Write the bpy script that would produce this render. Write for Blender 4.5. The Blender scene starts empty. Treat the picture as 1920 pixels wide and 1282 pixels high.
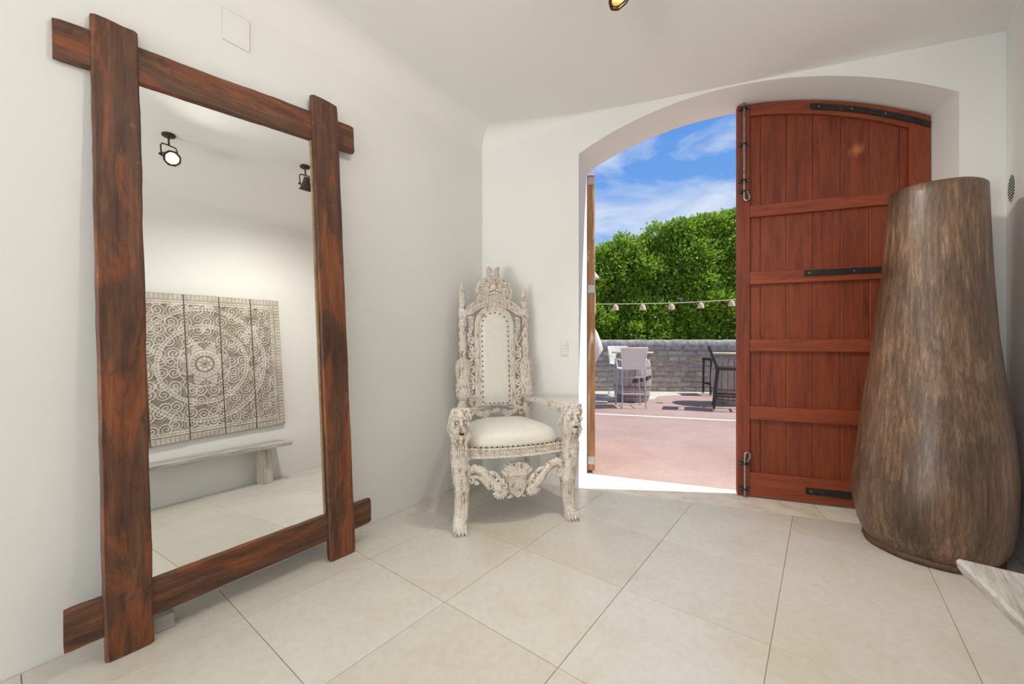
import bpy, bmesh, math, random
from math import sin, cos, pi, sqrt, atan2, radians
from mathutils import Vector, Matrix, noise
rnd = random.Random(7)
scene = bpy.context.scene
COL = scene.collection

# ------------------------------------------------------------------ camera
F, CH, HOR = 750.0, 1.2, 643.0          # focal length in px (1920 wide), eye height, horizon row
cam_d = bpy.data.cameras.new('camera'); cam = bpy.data.objects.new('camera', cam_d); COL.objects.link(cam)
cam.location = (0, 0, CH); cam.rotation_euler = (pi/2, 0, 0)
cam_d.sensor_fit = 'HORIZONTAL'; cam_d.sensor_width = 36; cam_d.lens = F/1920*36
cam_d.shift_y = (HOR-641)/1920; cam_d.clip_start = .02
scene.camera = cam
vs = scene.view_settings
vs.view_transform = 'Standard'; vs.look = 'None'; vs.gamma = 1; vs.use_curve_mapping = False
vs.exposure = 0.0

# ------------------------------------------------------------------ sky, sun
W = bpy.data.worlds.new('sky'); scene.world = W; W.use_nodes = True
nt = W.node_tree; nt.nodes.clear()
def wn_(t, **k):
    n = nt.nodes.new(t)
    for a, b in k.items(): setattr(n, a, b)
    return n
wo = wn_('ShaderNodeOutputWorld'); bg = wn_('ShaderNodeBackground'); tc = wn_('ShaderNodeTexCoord')
sep = wn_('ShaderNodeSeparateXYZ'); nt.links.new(tc.outputs['Generated'], sep.inputs[0])
rp = wn_('ShaderNodeValToRGB'); nt.links.new(sep.outputs['Z'], rp.inputs[0])
e = rp.color_ramp.elements
e[0].position = .0; e[0].color = (.42, .62, .92, 1); e[1].position = .75; e[1].color = (.05, .16, .50, 1)
x = e.new(.20); x.color = (.20, .43, .88, 1)
x = e.new(.48); x.color = (.125, .32, .78, 1)
mp = wn_('ShaderNodeMapping'); mp.inputs['Rotation'].default_value = (.0, radians(28), radians(12)); mp.inputs['Scale'].default_value = (2.4, 2.2, 7.0)
nt.links.new(tc.outputs['Generated'], mp.inputs[0])
nz = wn_('ShaderNodeTexNoise'); nz.inputs['Scale'].default_value = 1.35; nz.inputs['Detail'].default_value = 9; nz.inputs['Roughness'].default_value = .58; nz.inputs['Distortion'].default_value = .55
nt.links.new(mp.outputs[0], nz.inputs['Vector'])
cr = wn_('ShaderNodeValToRGB'); nt.links.new(nz.outputs['Fac'], cr.inputs[0])
cr.color_ramp.elements[0].position = .42; cr.color_ramp.elements[0].color = (0, 0, 0, 1)
cr.color_ramp.elements[1].position = .70; cr.color_ramp.elements[1].color = (.85, .85, .85, 1)
mx = wn_('ShaderNodeMixRGB'); nt.links.new(cr.outputs[0], mx.inputs[0]); nt.links.new(rp.outputs[0], mx.inputs[1]); mx.inputs[2].default_value = (.86, .90, .95, 1)
nt.links.new(mx.outputs[0], bg.inputs[0]); bg.inputs[1].default_value = 1.0
nt.links.new(bg.outputs[0], wo.inputs[0])

sl = bpy.data.lights.new('sun', 'SUN'); sl.energy = 5.0; sl.angle = radians(.6); sl.color = (1, .965, .91)
sun = bpy.data.objects.new('sun', sl); COL.objects.link(sun)
sun.rotation_euler = Vector((-.575, .055, -.815)).to_track_quat('-Z', 'Y').to_euler()
REAR_W, REAR_UP = 6.0, 168.0                                      # strengths of two fill lights added out of view behind the camera

# ------------------------------------------------------------------ geometry of the place
V = Vector
def fl(x, y, z=0.0):                               # photo pixel -> point on a level plane
    t = (z-CH)/((HOR-y)/F); return V(((x-960)/F*t, t, z))
wl0, wl1 = fl(60, 1253), fl(699, 980)
WD = (wl1-wl0).normalized(); WN = V((WD.y, -WD.x, 0))      # left wall: direction, normal into the room
J = fl(1085, 915)                                          # foot of the left jamb, room side
S = V((2.72, -1, 0)).normalized(); N = V((-S.y, S.x, 0))   # back wall: along, outward
def bw(s, d, z): return J + S*s + N*d + V((0, 0, z))
OPW = 2.376
def line_x(p, d, q, e_):
    den = d.x*e_.y-d.y*e_.x; t = ((q.x-p.x)*e_.y-(q.y-p.y)*e_.x)/den; return p+d*t
PC_L = line_x(wl0, WD, J, S)                               # corner left/back
PC_R = bw(2.592, 0, 0)                                     # corner back/right
RD = V((sin(radians(41)), cos(radians(41)), 0)); RP = PC_R-RD*2.9; RN = V((-RD.y, RD.x, 0))
PR_R = RP - RD*5.2                                         # rear right corner
PR_L = line_x(wl0, WD, PR_R, WN)                           # rear left corner
CEIL = 3.085
ROOM = [PC_L, PC_R, PR_R, PR_L]

# ------------------------------------------------------------------ helpers
def tag(o, label=None, cat=None, group=None, kind=None):
    if label: o['label'] = label
    if cat: o['category'] = cat
    if group: o['group'] = group
    if kind: o['kind'] = kind
    return o
def empty(name, loc=(0, 0, 0), rz=0, mw=None):
    o = bpy.data.objects.new(name, None); COL.objects.link(o); o.empty_display_size = .1
    if mw is not None: o.matrix_world = mw
    else: o.location = loc; o.rotation_euler = (0, 0, rz)
    return o
class MB:
    def __init__(s): s.v = []; s.f = []
    def add(s, vs_, fs):
        b = len(s.v); s.v += [V(p) for p in vs_]; s.f += [tuple(i+b for i in f) for f in fs]; return s
    def box(s, c, size, rot=None):
        hx, hy, hz = size[0]/2, size[1]/2, size[2]/2
        ps = [V((a*hx, b*hy, d*hz)) for a in (-1, 1) for b in (-1, 1) for d in (-1, 1)]
        if rot is not None: ps = [rot @ p for p in ps]
        c = V(c)
        return s.add([p+c for p in ps], [(0, 1, 3, 2), (4, 6, 7, 5), (0, 4, 5, 1), (2, 3, 7, 6), (0, 2, 6, 4), (1, 5, 7, 3)])
    def prism(s, poly, d0, d1, fn):                 # poly 2D, fn(a, b, d) -> point
        n = len(poly)
        area = sum(poly[i][0]*poly[(i+1) % n][1]-poly[(i+1) % n][0]*poly[i][1] for i in range(n))
        if area < 0: poly = poly[::-1]
        vs_ = [fn(a, b, d0) for a, b in poly]+[fn(a, b, d1) for a, b in poly]
        fs = [tuple(range(n))[::-1], tuple(range(n, 2*n))]+[(i, (i+1) % n, n+(i+1) % n, n+i) for i in range(n)]
        return s.add(vs_, fs)
    def rings(s, rings, cap=True, closed=False):     # loft of equal-size loops
        n = len(rings[0]); vs_ = [p for r in rings for p in r]; fs = []
        m = len(rings)
        for k in range(m if closed else m-1):
            k2 = (k+1) % m
            for i in range(n):
                j = (i+1) % n; fs.append((k*n+i, k*n+j, k2*n+j, k2*n+i))
        if cap and not closed: fs += [tuple(range(n))[::-1], tuple(range((m-1)*n, m*n))]
        return s.add(vs_, fs)
    def tube(s, pts, r, n=6, cap=True):
        pts = [V(p) for p in pts]; m = len(pts)
        rr = r if isinstance(r, (list, tuple)) else [r]*m
        rings = []; up = None
        for i in range(m):
            t = (pts[min(i+1, m-1)]-pts[max(i-1, 0)])
            if t.length < 1e-9: t = V((0, 0, 1))
            t.normalize()
            if up is None: up = t.orthogonal().normalized()
            up = (up-t*up.dot(t))
            up = up.normalized() if up.length > 1e-6 else t.orthogonal().normalized()
            b = t.cross(up)
            rings.append([pts[i]+(up*cos(2*pi*k/n)+b*sin(2*pi*k/n))*rr[i] for k in range(n)])
        return s.rings(rings, cap)
    def lathe(s, prof, n=20, c=(0, 0, 0), ax=(0, 0, 1), cap=True):   # prof (r, h)
        ax = V(ax).normalized(); u = ax.orthogonal().normalized() if abs(ax.z) < .999 else V((1, 0, 0)); w = ax.cross(u); c = V(c)
        return s.rings([[c+ax*h+(u*cos(2*pi*k/n)+w*sin(2*pi*k/n))*max(r, 1e-4) for k in range(n)] for r, h in prof], cap)
    def ell(s, c, r, rot=None, nu=8, nv=5):
        c = V(c); rings = []
        for i in range(nv+1):
            a = -pi/2+pi*i/nv; a = max(-pi/2+.05, min(pi/2-.05, a))
            ring = []
            for k in range(nu):
                p = V((cos(a)*cos(2*pi*k/nu)*r[0], cos(a)*sin(2*pi*k/nu)*r[1], sin(a)*r[2]))
                ring.append(c+(rot @ p if rot is not None else p))
            rings.append(ring)
        return s.rings(rings)
    def build(s, name, mat, parent=None, smooth=True, bevel=0, seg=2, loc=None, sharp=38):
        me = bpy.data.meshes.new(name); me.from_pydata([tuple(p) for p in s.v], [], s.f); me.update()
        o = bpy.data.objects.new(name, me); COL.objects.link(o)
        if mat: me.materials.append(mat)
        bm = bmesh.new(); bm.from_mesh(me); bmesh.ops.recalc_face_normals(bm, faces=bm.faces); bm.to_mesh(me); bm.free()
        if smooth:
            me.shade_smooth(); me.set_sharp_from_angle(angle=radians(sharp))
        if parent is not None: o.parent = parent
        if loc is not None: o.location = loc
        if bevel:
            b = o.modifiers.new('bevel', 'BEVEL'); b.width = bevel; b.segments = seg; b.limit_method = 'ANGLE'; b.angle_limit = radians(40)
        return o
def inst(src, name, parent, loc=(0, 0, 0), rot=(0, 0, 0), scale=(1, 1, 1)):
    o = src.copy(); o.name = name; COL.objects.link(o); o.parent = parent; o.location = loc; o.rotation_euler = rot; o.scale = scale; return o
def copy_tree(o, parent=None):
    c = o.copy(); COL.objects.link(c); c.parent = parent
    for ch in list(o.children): copy_tree(ch, c)
    return c
def clip(poly, p, n):                                  # keep side where (q-p).n >= 0
    out = []
    for i in range(len(poly)):
        a, b = poly[i], poly[(i+1) % len(poly)]
        da, db = (a-p).dot(n), (b-p).dot(n)
        if da >= 0: out.append(a)
        if (da > 0 > db) or (da < 0 < db): out.append(a+(b-a)*(da/(da-db)))
    return out

# ------------------------------------------------------------------ materials
def newmat(name):
    m = bpy.data.materials.new(name); m.use_nodes = True; t = m.node_tree
    return m, t, t.nodes['Principled BSDF']
class NG:
    def __init__(s, t): s.t = t
    def n(s, ty, **k):
        n = s.t.nodes.new(ty)
        for a, b in k.items():
            if a in n.inputs: n.inputs[a].default_value = b
            else: setattr(n, a, b)
        return n
    def l(s, a, b): s.t.links.new(a, b)
    def coord(s, scale=(1, 1, 1), rot=(0, 0, 0), out='Object'):
        c = s.n('ShaderNodeTexCoord'); m = s.n('ShaderNodeMapping'); m.inputs['Scale'].default_value = scale; m.inputs['Rotation'].default_value = rot
        s.l(c.outputs[out], m.inputs[0]); return m.outputs[0]
    def noise(s, vec, scale, detail=4, rough=.55, dist=0):
        n = s.n('ShaderNodeTexNoise'); n.inputs['Scale'].default_value = scale; n.inputs['Detail'].default_value = detail
        n.inputs['Roughness'].default_value = rough; n.inputs['Distortion'].default_value = dist; s.l(vec, n.inputs['Vector']); return n.outputs['Fac']
    def ramp(s, fac, stops):
        r = s.n('ShaderNodeValToRGB'); e_ = r.color_ramp.elements
        while len(e_) < len(stops): e_.new(.5)
        for i, (p, c) in enumerate(stops):
            e_[i].position = p; e_[i].color = (c[0], c[1], c[2], 1) if not isinstance(c, (int, float)) else (c, c, c, 1)
        s.l(fac, r.inputs[0]); return r.outputs[0]
    def mix(s, fac, a, b, mode='MIX'):
        m = s.n('ShaderNodeMixRGB'); m.blend_type = mode
        for i, v_ in ((0, fac), (1, a), (2, b)):
            if hasattr(v_, 'is_linked') or hasattr(v_, 'links'): s.l(v_, m.inputs[i])
            else: m.inputs[i].default_value = v_ if i == 0 else (v_[0], v_[1], v_[2], 1)
        return m.outputs[0]
    def bump(s, h, strength, dist, bsdf):
        b = s.n('ShaderNodeBump'); b.inputs['Strength'].default_value = strength; b.inputs['Distance'].default_value = dist
        s.l(h, b.inputs['Height']); s.l(b.outputs[0], bsdf.inputs['Normal'])
    def objrand(s): return s.n('ShaderNodeObjectInfo').outputs['Random']
    def island(s): return s.n('ShaderNodeNewGeometry').outputs['Random Per Island']
def flat(name, c, rough=.6, metal=0, nscale=0, namt=.15, bump=0):
    m, t, b = newmat(name); g = NG(t)
    b.inputs['Roughness'].default_value = rough; b.inputs['Metallic'].default_value = metal
    k = g.noise(g.coord(), nscale or 12, 4)
    lo = tuple(max(0, v_*(1-namt)) for v_ in c); hi = tuple(min(1, v_*(1+namt*.6)) for v_ in c)
    g.l(g.ramp(k, [(.3, lo), (.7, hi)]), b.inputs['Base Color'])
    if bump: g.bump(k, bump, .003, b)
    return m
def plaster(name, c):
    m, t, b = newmat(name); g = NG(t); co = g.coord()
    k = g.noise(co, .9, 5, .6); k2 = g.noise(co, 14, 5, .6)
    g.l(g.ramp(k, [(.3, tuple(v_*.965 for v_ in c)), (.7, c)]), b.inputs['Base Color'])
    b.inputs['Roughness'].default_value = .85
    g.bump(k2, .12, .006, b); return m
M = {}
M['plaster'] = plaster('white_plaster', (.86, .855, .83))
M['ceiling'] = plaster('ceiling_plaster', (.87, .86, .835))
def tile_mat():
    m, t, b = newmat('cream_stone_tile'); g = NG(t); co = g.coord(out='Object')
    geo = g.n('ShaderNodeNewGeometry'); pos = geo.outputs['Position']
    k = g.noise(pos, 2.3, 6, .6, .4); k2 = g.noise(pos, 28, 5, .65)
    base = g.ramp(k, [(.26, (.69, .635, .53)), (.46, (.735, .705, .64)), (.68, (.755, .74, .70))])
    r = g.ramp(g.objrand(), [(0, (.93, .91, .87)), (1, (1.02, 1.02, 1.02))])
    c1 = g.mix(1.0, base, r, 'MULTIPLY')
    sp = g.ramp(k2, [(.35, (.95, .93, .9)), (.6, (1, 1, 1))])
    g.l(g.mix(1.0, c1, sp, 'MULTIPLY'), b.inputs['Base Color'])
    b.inputs['Roughness'].default_value = .27
    g.bump(k, .02, .006, b); return m
M['tile'] = tile_mat()
M['grout'] = flat('tile_grout', (.42, .36, .26), .9)
M['threshold'] = None
def stone_cream():
    m, t, b = newmat('threshold_stone'); g = NG(t); pos = g.n('ShaderNodeNewGeometry').outputs['Position']
    k = g.noise(pos, 5, 8, .7, .3); k2 = g.noise(pos, 60, 4, .7)
    g.l(g.ramp(k, [(.3, (.60, .52, .39)), (.5, (.77, .71, .59)), (.7, (.86, .82, .73))]), b.inputs['Base Color'])
    b.inputs['Roughness'].default_value = .8; g.bump(k2, .3, .004, b); return m
M['threshold'] = stone_cream()
def wood_streak(name, axis, dark, mid, hot, scale=1.0, rough=.5, patch=(.45, .62)):
    m, t, b = newmat(name); g = NG(t)
    sc = {'X': (1.1, 14, 14), 'Y': (14, 1.1, 14), 'Z': (14, 14, 1.1)}[axis]
    co = g.coord(tuple(v_*scale for v_ in sc)); co2 = g.coord(tuple((1+(v_ < 2)*-.55)*3.2*scale*(2.2 if v_ > 2 else .55) for v_ in sc))
    k = g.noise(co, 2.2, 7, .65, .25); k2 = g.noise(co2, 1.0, 5, .6, .6); k3 = g.noise(co, 7, 4, .7)
    base = g.ramp(k, [(.3, dark), (.52, mid), (.75, tuple(min(1, v_*1.35) for v_ in mid))])
    pm = g.ramp(k2, [(patch[0], 0), (patch[1], 1)])
    c1 = g.mix(pm, base, hot)
    fine = g.ramp(k3, [(.3, (.62, .6, .6)), (.55, (1, 1, 1))])
    g.l(g.mix(.8, c1, fine, 'MULTIPLY'), b.inputs['Base Color'])
    g.l(g.ramp(k3, [(.3, rough+.15), (.7, rough-.05)]), b.inputs['Roughness'])
    g.bump(k, .35, .006, b); return m
def beam_mat(name, axis):
    m, t, b = newmat(name); g = NG(t)
    def co(l, c): return g.coord((l, c, c) if axis == 'X' else (c, l, c))
    k = g.noise(co(1.3, 16), 1.6, 8, .68, .4); p = g.noise(co(1.5, 7), 1.0, 6, .62, .9); f = g.noise(co(5, 70), 1.4, 5, .7); sc = g.noise(co(9, 9), 2.2, 7, .72, .5)
    base = g.ramp(k, [(.30, (.040, .017, .010)), (.50, (.105, .042, .020)), (.72, (.19, .085, .042))])
    c1 = g.mix(g.ramp(p, [(.49, 0), (.55, .8), (.70, 1)]), base, g.ramp(k, [(.3, (.15, .042, .013)), (.6, (.27, .085, .025)), (.8, (.37, .14, .05))]))
    c2 = g.mix(g.ramp(sc, [(.60, 0), (.70, .5)]), c1, (.26, .15, .085))
    c3 = g.mix(g.ramp(sc, [(.30, .75), (.40, 0)]), c2, (.035, .016, .010))
    g.l(g.mix(.75, c3, g.ramp(f, [(.32, (.55, .52, .5)), (.6, (1.15, 1.12, 1.1))]), 'MULTIPLY'), b.inputs['Base Color'])
    g.l(g.ramp(sc, [(.3, .62), (.7, .42)]), b.inputs['Roughness']); g.bump(g.mix(.5, k, f), .5, .006, b); return m
for ax in 'XY': M['beam'+ax] = beam_mat('reclaimed_red_brown_wood_'+ax, ax)
M['door'] = wood_streak('red_mahogany', 'Z', (.12, .020, .006), (.225, .040, .012), (.285, .058, .018), .8, .5, (.45, .75))
M['doorH'] = wood_streak('red_mahogany_rail', 'X', (.16, .030, .009), (.275, .053, .016), (.32, .068, .022), .8, .5, (.45, .75))
M['oldwood'] = wood_streak('worn_brown_door_edge', 'Z', (.26, .12, .055), (.42, .21, .10), (.66, .58, .47), 1.4, .75, (.53, .58))
M['greywood'] = wood_streak('grey_weathered_wood', 'X', (.22, .19, .155), (.46, .43, .385), (.62, .60, .56), 1.2, .75)
M['greyleg'] = wood_streak('grey_weathered_wood_leg', 'Z', (.28, .24, .18), (.54, .50, .43), (.66, .63, .57), 1.2, .75)
M['iron'] = flat('dark_iron', (.045, .04, .038), .55, .6, 30, .4, .2)
M['steel'] = flat('aged_steel', (.34, .31, .29), .42, .9, 40, .35, .1)
M['galv'] = flat('galvanised_steel', (.50, .51, .53), .45, .6, 30)
M['bronze'] = flat('dark_bronze', (.085, .062, .042), .45, .7, 30, .3)
def whitewash():
    m, t, b = newmat('whitewashed_carved_wood'); g = NG(t)
    co = g.coord(); co2 = g.coord((1, 1, .35))
    k = g.noise(co2, 42, 5, .7, .5); k2 = g.noise(co, 110, 4, .7); k3 = g.noise(co, 6, 3)
    white = g.ramp(k3, [(.3, (.70, .63, .54)), (.7, (.83, .79, .72))])
    brown = g.ramp(k2, [(.3, (.24, .10, .035)), (.7, (.46, .25, .115))])
    f = g.ramp(k, [(.565, 0), (.62, .9)])
    f2 = g.ramp(k2, [(.56, 0), (.70, .55)])
    ve = g.n('ShaderNodeTexVoronoi'); ve.feature = 'DISTANCE_TO_EDGE'; ve.inputs['Scale'].default_value = 46
    vm = g.n('ShaderNodeMixRGB'); vm.inputs[0].default_value = .035; g.l(co, vm.inputs[1]); nn_ = g.n('ShaderNodeTexNoise'); nn_.inputs['Scale'].default_value = 30; g.l(co, nn_.inputs['Vector']); g.l(nn_.outputs['Color'], vm.inputs[2]); g.l(vm.outputs[0], ve.inputs['Vector'])
    lines = g.ramp(ve.outputs['Distance'], [(.0, .50), (.03, .22), (.06, 0)])
    c1 = g.mix(f, white, brown); c1 = g.mix(f2, c1, (.40, .27, .16)); g.l(g.mix(lines, c1, (.27, .15, .075)), b.inputs['Base Color'])
    b.inputs['Roughness'].default_value = .72
    v = g.n('ShaderNodeTexVoronoi'); v.inputs['Scale'].default_value = 62; g.l(co, v.inputs['Vector'])
    h = g.mix(.5, k2, v.outputs['Distance']); g.bump(h, .45, .005, b); return m
M['carved'] = whitewash()
M['leather'] = flat('cream_leather', (.80, .77, .69), .45, 0, 20, .04)
M['fillet'] = flat('aged_gold_fillet', (.30, .20, .10), .5, 0, 30, .3)
M['nail'] = flat('dark_brass_nail', (.05, .035, .022), .4, .7)
def panel_mat():
    m, t, b = newmat('carved_panel_limewash'); g = NG(t); co = g.coord()
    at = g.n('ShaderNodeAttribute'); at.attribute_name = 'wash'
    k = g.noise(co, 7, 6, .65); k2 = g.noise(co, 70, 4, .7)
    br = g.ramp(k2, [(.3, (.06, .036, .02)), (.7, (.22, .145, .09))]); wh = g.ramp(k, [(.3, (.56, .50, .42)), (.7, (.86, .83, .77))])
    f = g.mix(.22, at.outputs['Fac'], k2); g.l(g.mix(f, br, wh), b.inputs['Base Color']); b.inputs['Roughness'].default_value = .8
    g.bump(k2, .3, .003, b); return m
M['panel'] = panel_mat()
def vessel_mat():
    m, t, b = newmat('turned_palm_trunk_wood'); g = NG(t)
    co = g.coord((34, 34, 1.7)); co2 = g.coord((2.4, 2.4, 1.2)); co3 = g.coord((120, 120, 4.2))
    k = g.noise(co, 1.6, 7, .65, .35); k2 = g.noise(co2, 1.5, 6, .62, .4); k3 = g.noise(co3, 2.0, 5, .7)
    base = g.ramp(k, [(.28, (.055, .027, .015)), (.5, (.135, .074, .041)), (.72, (.27, .17, .11))])
    bl = g.ramp(k2, [(.34, (.50, .45, .42)), (.5, (1, 1, 1)), (.66, (1.45, 1.40, 1.36))])
    c1 = g.mix(1.0, base, bl, 'MULTIPLY'); fine = g.ramp(k3, [(.36, (.42, .38, .36)), (.52, (1.0, 1.0, 1.0)), (.68, (1.45, 1.42, 1.38))])
    g.l(g.mix(.85, c1, fine, 'MULTIPLY'), b.inputs['Base Color'])
    g.l(g.ramp(k3, [(.3, .50), (.7, .38)]), b.inputs['Roughness']); b.inputs['Specular IOR Level'].default_value = .5; b.inputs['Coat Weight'].default_value = .35; b.inputs['Coat Roughness'].default_value = .28
    g.bump(k3, .25, .004, b); return m
M['vessel'] = vessel_mat()
M['vessel_rim'] = flat('dark_rope_rim', (.11, .055, .022), .6, 0, 60, .5, .6)
def mirror_mat():
    m, t, b = newmat('silvered_glass'); b.inputs['Base Color'].default_value = (.90, .915, .905, 1); b.inputs['Metallic'].default_value = 1; b.inputs['Roughness'].default_value = .0; return m
M['mirror'] = mirror_mat()
M['white_plastic'] = flat('white_plastic', (.78, .77, .73), .4, 0, 5, .03)
M['grey_plastic'] = flat('grey_plastic', (.46, .45, .43), .5, 0, 5, .05)
M['dark'] = flat('dark_duct', (.03, .022, .018), .9)
def red_ground():
    m, t, b = newmat('red_oxide_concrete'); g = NG(t); pos = g.n('ShaderNodeNewGeometry').outputs['Position']
    k = g.noise(pos, .9, 7, .65, .3); k2 = g.noise(pos, 35, 5, .7)
    c = g.ramp(k, [(.3, (.37, .245, .21)), (.5, (.425, .295, .255)), (.7, (.47, .355, .315))])
    g.l(g.mix(.6, c, g.ramp(k2, [(.3, (.78, .76, .76)), (.65, (1.05, 1.05, 1.05))]), 'MULTIPLY'), b.inputs['Base Color'])
    b.inputs['Roughness'].default_value = .85; g.bump(k2, .4, .004, b); return m
M['red'] = red_ground()
M['concrete'] = flat('pale_concrete', (.60, .56, .49), .9, 0, 6, .2, .3)
M['line'] = flat('cream_road_paint', (.82, .74, .64), .8, 0, 14, .12)
def stones():
    m, t, b = newmat('rubble_stone'); g = NG(t); co = g.n('ShaderNodeNewGeometry').outputs['Position']
    k = g.noise(co, 11, 7, .7, .4); k2 = g.noise(co, 60, 4, .7)
    c0 = g.ramp(g.objrand(), [(0, (.38, .35, .31)), (.25, (.46, .39, .31)), (.45, (.52, .48, .43)), (.6, (.52, .38, .27)), (.78, (.44, .42, .38)), (1, (.60, .56, .49))])
    c = g.mix(.75, c0, g.ramp(k, [(.3, (.55, .53, .5)), (.7, (1.25, 1.23, 1.2))]), 'MULTIPLY')
    g.l(c, b.inputs['Base Color']); b.inputs['Roughness'].default_value = .9; g.bump(k2, .6, .01, b); return m
M['stone'] = stones()
M['mortar'] = flat('lime_mortar', (.56, .51, .44), .95, 0, 18, .25, .6)
M['coping'] = flat('weathered_coping', (.37, .35, .315), .95, 0, 9, .5, .8)
def leaf_mat():
    m, t, b = newmat('glossy_ficus_leaf'); g = NG(t)
    pos = g.n('ShaderNodeNewGeometry').outputs['Position']; k = g.noise(pos, 1.1, 3)
    c = g.ramp(g.island(), [(0, (.09, .20, .018)), (.4, (.21, .37, .03)), (.75, (.36, .53, .045)), (1, (.55, .66, .10))])
    g.l(g.mix(.7, c, g.ramp(k, [(.3, (.75, .8, .7)), (.7, (1.25, 1.2, 1.0))]), 'MULTIPLY'), b.inputs['Base Color'])
    b.inputs['Roughness'].default_value = .42
    tr = g.n('ShaderNodeBsdfTranslucent'); tr.inputs[0].default_value = (.40, .58, .06, 1)
    ms = g.n('ShaderNodeMixShader'); ms.inputs[0].default_value = .28
    out = t.nodes['Material Output']; g.l(b.outputs[0], ms.inputs[1]); g.l(tr.outputs[0], ms.inputs[2]); g.l(ms.outputs[0], out.inputs[0]); return m
M['leaf'] = leaf_mat()
M['bark'] = flat('grey_brown_bark', (.16, .12, .085), .9, 0, 12, .4, .6)
M['canvas'] = flat('cream_canvas', (.80, .76, .67), .9, 0, 6, .05)
M['barrel'] = wood_streak('silvered_oak_stave', 'Z', (.30, .22, .17), (.50, .40, .34), (.58, .52, .47), 1.4, .8)
M['hoop'] = flat('grey_hoop_steel', (.36, .37, .39), .6, .5, 12, .25)
M['rust'] = flat('rusty_band', (.30, .13, .05), .85, 0, 40, .5)
M['paletop'] = flat('pale_wood_table_top', (.66, .54, .37), .55, 0, 8, .12)
M['sling'] = flat('white_woven_sling', (.80, .76, .70), .75, 0, 90, .14, .5)
M['chairgrey'] = flat('silver_grey_powder_coat', (.46, .48, .52), .45, .3, 12, .08)
M['chairwhite'] = flat('white_powder_coat', (.82, .81, .78), .5, 0, 12, .04)
M['black'] = flat('black_powder_coat', (.030, .026, .024), .5, 0, 12, .2)
M['ink'] = flat('black_stencil_ink', (.035, .025, .022), .8)
M['redink'] = flat('red_stencil_ink', (.42, .05, .05), .8)
M['rattan'] = flat('natural_rattan', (.72, .56, .36), .8, 0, 70, .25, .5)
M['rope'] = flat('pale_rope', (.68, .58, .42), .9, 0, 60, .2)
def emis(name, c, s):
    m, t, b = newmat(name); b.inputs['Emission Color'].default_value = (*c, 1); b.inputs['Emission Strength'].default_value = s; b.inputs['Base Color'].default_value = (.8, .75, .6, 1); return m
M['bulb'] = emis('lit_bulb', (1, .80, .45), 14)
M['reflector'] = flat('brass_reflector', (.78, .60, .30), .25, .9, 20, .1)

# ================================================================== STRUCTURE
XY = lambda a, b, d: V((a, b, d))
def poly2(ps): return [(p.x, p.y) for p in ps]
def struct(o): o['kind'] = 'structure'; return o
# floor slab + tiles
fl_o = struct(MB().prism(poly2([PC_L+N*.0-WN*.0, PC_R, PR_R, PR_L]), -.12, -.004, XY).build('floor', M['grout'], smooth=False))
TA = .6605; U_ = V((cos(TA), -sin(TA), 0)); Vv = V((sin(TA), cos(TA), 0))
T0 = V((-.2535*1.2, 1.503*1.2, 0)); TS = .610
T0 = fl(834, 1128.3)
cen = (PC_L+PC_R+PR_R+PR_L)/4
for i in range(-13, 9):
    for j in range(-14, 9):
        c = T0+U_*(TS*(i+.5))+Vv*(TS*(j+.5))
        jx, jy = rnd.uniform(-.004, .004), rnd.uniform(-.004, .004)
        hs = TS/2-.0013
        q = [c+U_*(a*hs)+Vv*(b*hs) for a, b in ((-1, -1), (1, -1), (1, 1), (-1, 1))]
        for k in range(4):
            p0, p1 = ROOM[k], ROOM[(k+1) % 4]; d = p1-p0; nn = V((-d.y, d.x, 0)).normalized()
            if (cen-p0).dot(nn) < 0: nn = -nn
            q = clip(q, p0+nn*.004, nn)
            if len(q) < 3: break
        if len(q) < 3: continue
        cc = sum(q, V((0, 0, 0)))/len(q)
        if max((p-cc).length for p in q) < .05: continue
        mb = MB(); dz = rnd.uniform(-.0008, .0004)
        top = [cc+(p-cc)*(1-.0016/max((p-cc).length, .02)) for p in q]
        mb.rings([[V((p.x, p.y, -.0035)) for p in q], [V((p.x, p.y, -.0012+dz)) for p in q], [V((p.x, p.y, dz)) for p in top]])
        mb.build('tile', M['tile'], fl_o, smooth=False)
# back wall with the segmental arch
SPR, PEAK = 2.765, 3.072
SAG = PEAK-SPR; RAD = ((OPW/2)**2+SAG**2)/(2*SAG)
def arch(s, off=0): return PEAK-RAD+sqrt(max(RAD**2-(s-OPW/2)**2, 0))+off
TH = .40
mb = MB(); bwf = lambda a, b, d: bw(a, d, b)
mb.prism([(-1.55, -.1), (0, -.1), (0, CEIL), (-1.55, CEIL)], 0, TH, bwf)
mb.prism([(OPW, -.1), (3.5, -.1), (3.5, CEIL), (OPW, CEIL)], 0, TH, bwf)
NS = 36
ring = []
for i in range(NS+1):
    s_ = OPW*i/NS
    ring.append([bw(s_, 0, arch(s_)), bw(s_, TH, arch(s_)), bw(s_, TH, CEIL+.3), bw(s_, 0, CEIL)])
mb.rings(ring)
mb.prism([(-1.55, CEIL), (0, CEIL), (0, CEIL+.3), (-1.55, CEIL+.3)], .3, TH, bwf)
mb.prism([(OPW, CEIL), (3.5, CEIL), (3.5, CEIL+.3), (OPW, CEIL+.3)], .3, TH, bwf)
struct(mb.build('wall_back', M['plaster'], smooth=True, sharp=30))
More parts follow.
